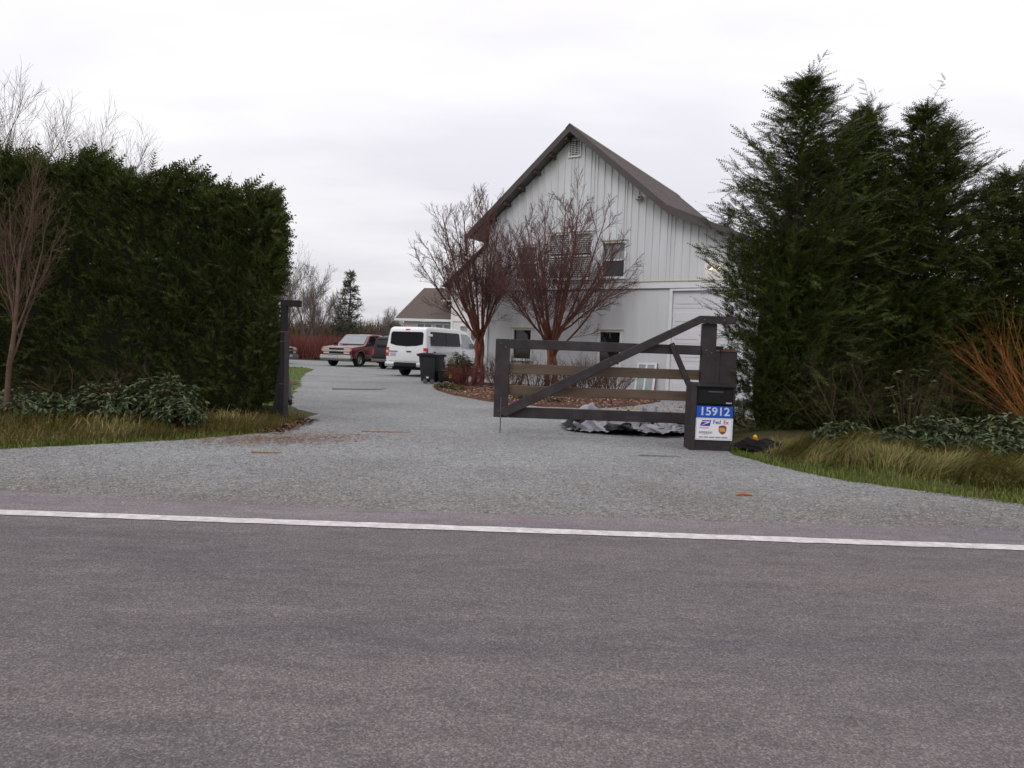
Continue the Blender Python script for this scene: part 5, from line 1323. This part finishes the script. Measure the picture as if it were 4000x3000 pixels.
n = 9000; x = rg.uniform(-14, -4.2, n); y = rg.uniform(13.5, 40, n); k_ = x < np.interp(y, [13, 15.5, 18.6, 22, 26.5, 31, 36.5, 39.4], [-4, -4.8, -5.75, -6.6, -7.9, -9.1, -10.2, -11.7])
k_ &= ~((y > 21.2) & (y < 25.2) & (x > -9.2)); x, y = x[k_], y[k_]
blades('lawn_grass', np.c_[x, y, 0 * x], rg.uniform(.03, .09, len(x)), rg.uniform(.006, .012, len(x)), rg.uniform(.2, .9, len(x)), rg, 'grassgreen', 'mown green lawn left of the driveway behind the gate post')

def flecks(name, P, L, wd, rg, m, label, cat, tilt=.25, zoff=.008):
    n = len(P); a = rg.uniform(0, 6.28, n); d = np.c_[np.cos(a), np.sin(a), rg.normal(0, tilt, n)]
    s_ = np.c_[-np.sin(a), np.cos(a), rg.normal(0, tilt, n)]
    c = P + np.array([0, 0, zoff])
    V = np.stack([c - d * L[:, None], c + s_ * wd[:, None], c + d * L[:, None], c - s_ * wd[:, None]], 1)
    V[:, :, 2] = np.maximum(V[:, :, 2], P[:, 2:3] + .003)
    return tag(kind(link(name, np_mesh(name, V.reshape(-1, 3), [np.arange(4 * n).reshape(-1, 4)]), M[m]), 'stuff'), label, cat)
n = 3600; u_ = rg.normal(0, 1, (n, 2)); P = np.c_[-3.2 + u_[:, 0] * .75, 9.75 + u_[:, 1] * .42 + u_[:, 0] * .25, np.full(n, .012)]
flecks('needle_litter', P, rg.uniform(.010, .045, n), rg.uniform(.003, .007, n), rg, 'needle', 'orange-brown dry needles scattered on the gravel by the left post', 'litter', .1)
n = 1500; P = np.c_[rg.uniform(-4, 4, n), rg.uniform(6.2, 15, n), np.full(n, .012)]
flecks('leaf_litter', P, rg.uniform(.006, .022, n), rg.uniform(.003, .008, n), rg, 'needle', 'sparse brown bits scattered over the driveway gravel', 'litter', .2)
n = 900; P = np.c_[rg.uniform(-4.2, -3.3, n), rg.uniform(10.3, 12.2, n), np.full(n, .03)]
flecks('leaf_litter', P, rg.uniform(.02, .05, n), rg.uniform(.012, .03, n), rg, 'oldleaf', 'heap of dead leaves at the foot of the left gate post', 'litter', .5)
# dead leaves on the mulch
poly = np.array(bed)
def inside(x, y, p):
    r_ = np.zeros(len(x), bool); j = len(p) - 1
    for i in range(len(p)):
        c = ((p[i, 1] > y) != (p[j, 1] > y)) & (x < (p[j, 0] - p[i, 0]) * (y - p[i, 1]) / (p[j, 1] - p[i, 1] + 1e-9) + p[i, 0]); r_ ^= c; j = i
    return r_
n = 9000; x = rg.uniform(-3, 5.2, n); y = rg.uniform(16.8, 28.5, n); k_ = inside(x, y, poly); x, y = x[k_], y[k_]
dd_ = np.minimum(np.abs(x - 1.0) / 4, np.abs(y - 22.5) / 6)
flecks('dead_leaves', np.c_[x, y, .05 + .07 * sstep(1, .4, np.hypot((x - 1) / 3.6, (y - 22.5) / 5.6))], rg.uniform(.02, .05, len(x)), rg.uniform(.012, .03, len(x)), rg, 'deadleaf', 'dry beige leaves lying on the mulch bed', 'leaves', .35, .02)
n = 700; x = rg.uniform(2, 6, n); y = rg.uniform(15.2, 20, n)
flecks('dead_leaves', np.c_[x, y, np.full(n, .012)], rg.uniform(.02, .05, n), rg.uniform(.012, .03, n), rg, 'deadleaf', 'dry leaves blown over the gravel before the barn', 'leaves', .3, .012)

def stones(name, n, seed):
    rg = np.random.default_rng(seed)
    bv = np.array([(1, 0, 0), (-1, 0, 0), (0, 1, 0), (0, -1, 0), (0, 0, .8), (.5, .5, .55), (-.6, .4, .5)]) * 1.0
    bf = np.array([(0, 5, 4), (5, 2, 4), (2, 6, 4), (6, 1, 4), (1, 3, 4), (3, 0, 4), (0, 2, 5), (2, 1, 6)])
    y = 5.45 + rg.gamma(2.0, 1.15, n); x = rg.uniform(-1, 1, n) * (1.0 + y * .76)
    el = np.interp(x, EL_x, EL_y); er = np.interp(x, ER_x, ER_y)
    k_ = ((x > -3.5) | (y < el)) & ((x < 3.1) | (y < er)) & (y < 16)
    k_ &= (y > 5.72) | (rg.uniform(0, 1, n) < .22)
    x, y = x[k_], y[k_]; m_ = len(x); a = rg.uniform(0, 6.28, m_)
    Mx = np.zeros((m_, 3, 3)); Mx[:, 0, 0] = np.cos(a); Mx[:, 0, 1] = -np.sin(a) * rg.uniform(.5, 1, m_); Mx[:, 1, 0] = np.sin(a); Mx[:, 1, 1] = np.cos(a) * rg.uniform(.5, 1, m_); Mx[:, 2, 2] = rg.uniform(.4, 1, m_)
    V, F = instance_np(bv, bf, np.c_[x, y, np.where(y < 5.8, .022, .010)], Mx, rg.uniform(.006, .016, m_))
    return tag(kind(link(name, np_mesh(name, V, [F]), M['stone']), 'stuff'), 'loose grey gravel stones along the shoulder and driveway mouth', 'gravel')
stones('gravel_stones', 16000, 811)
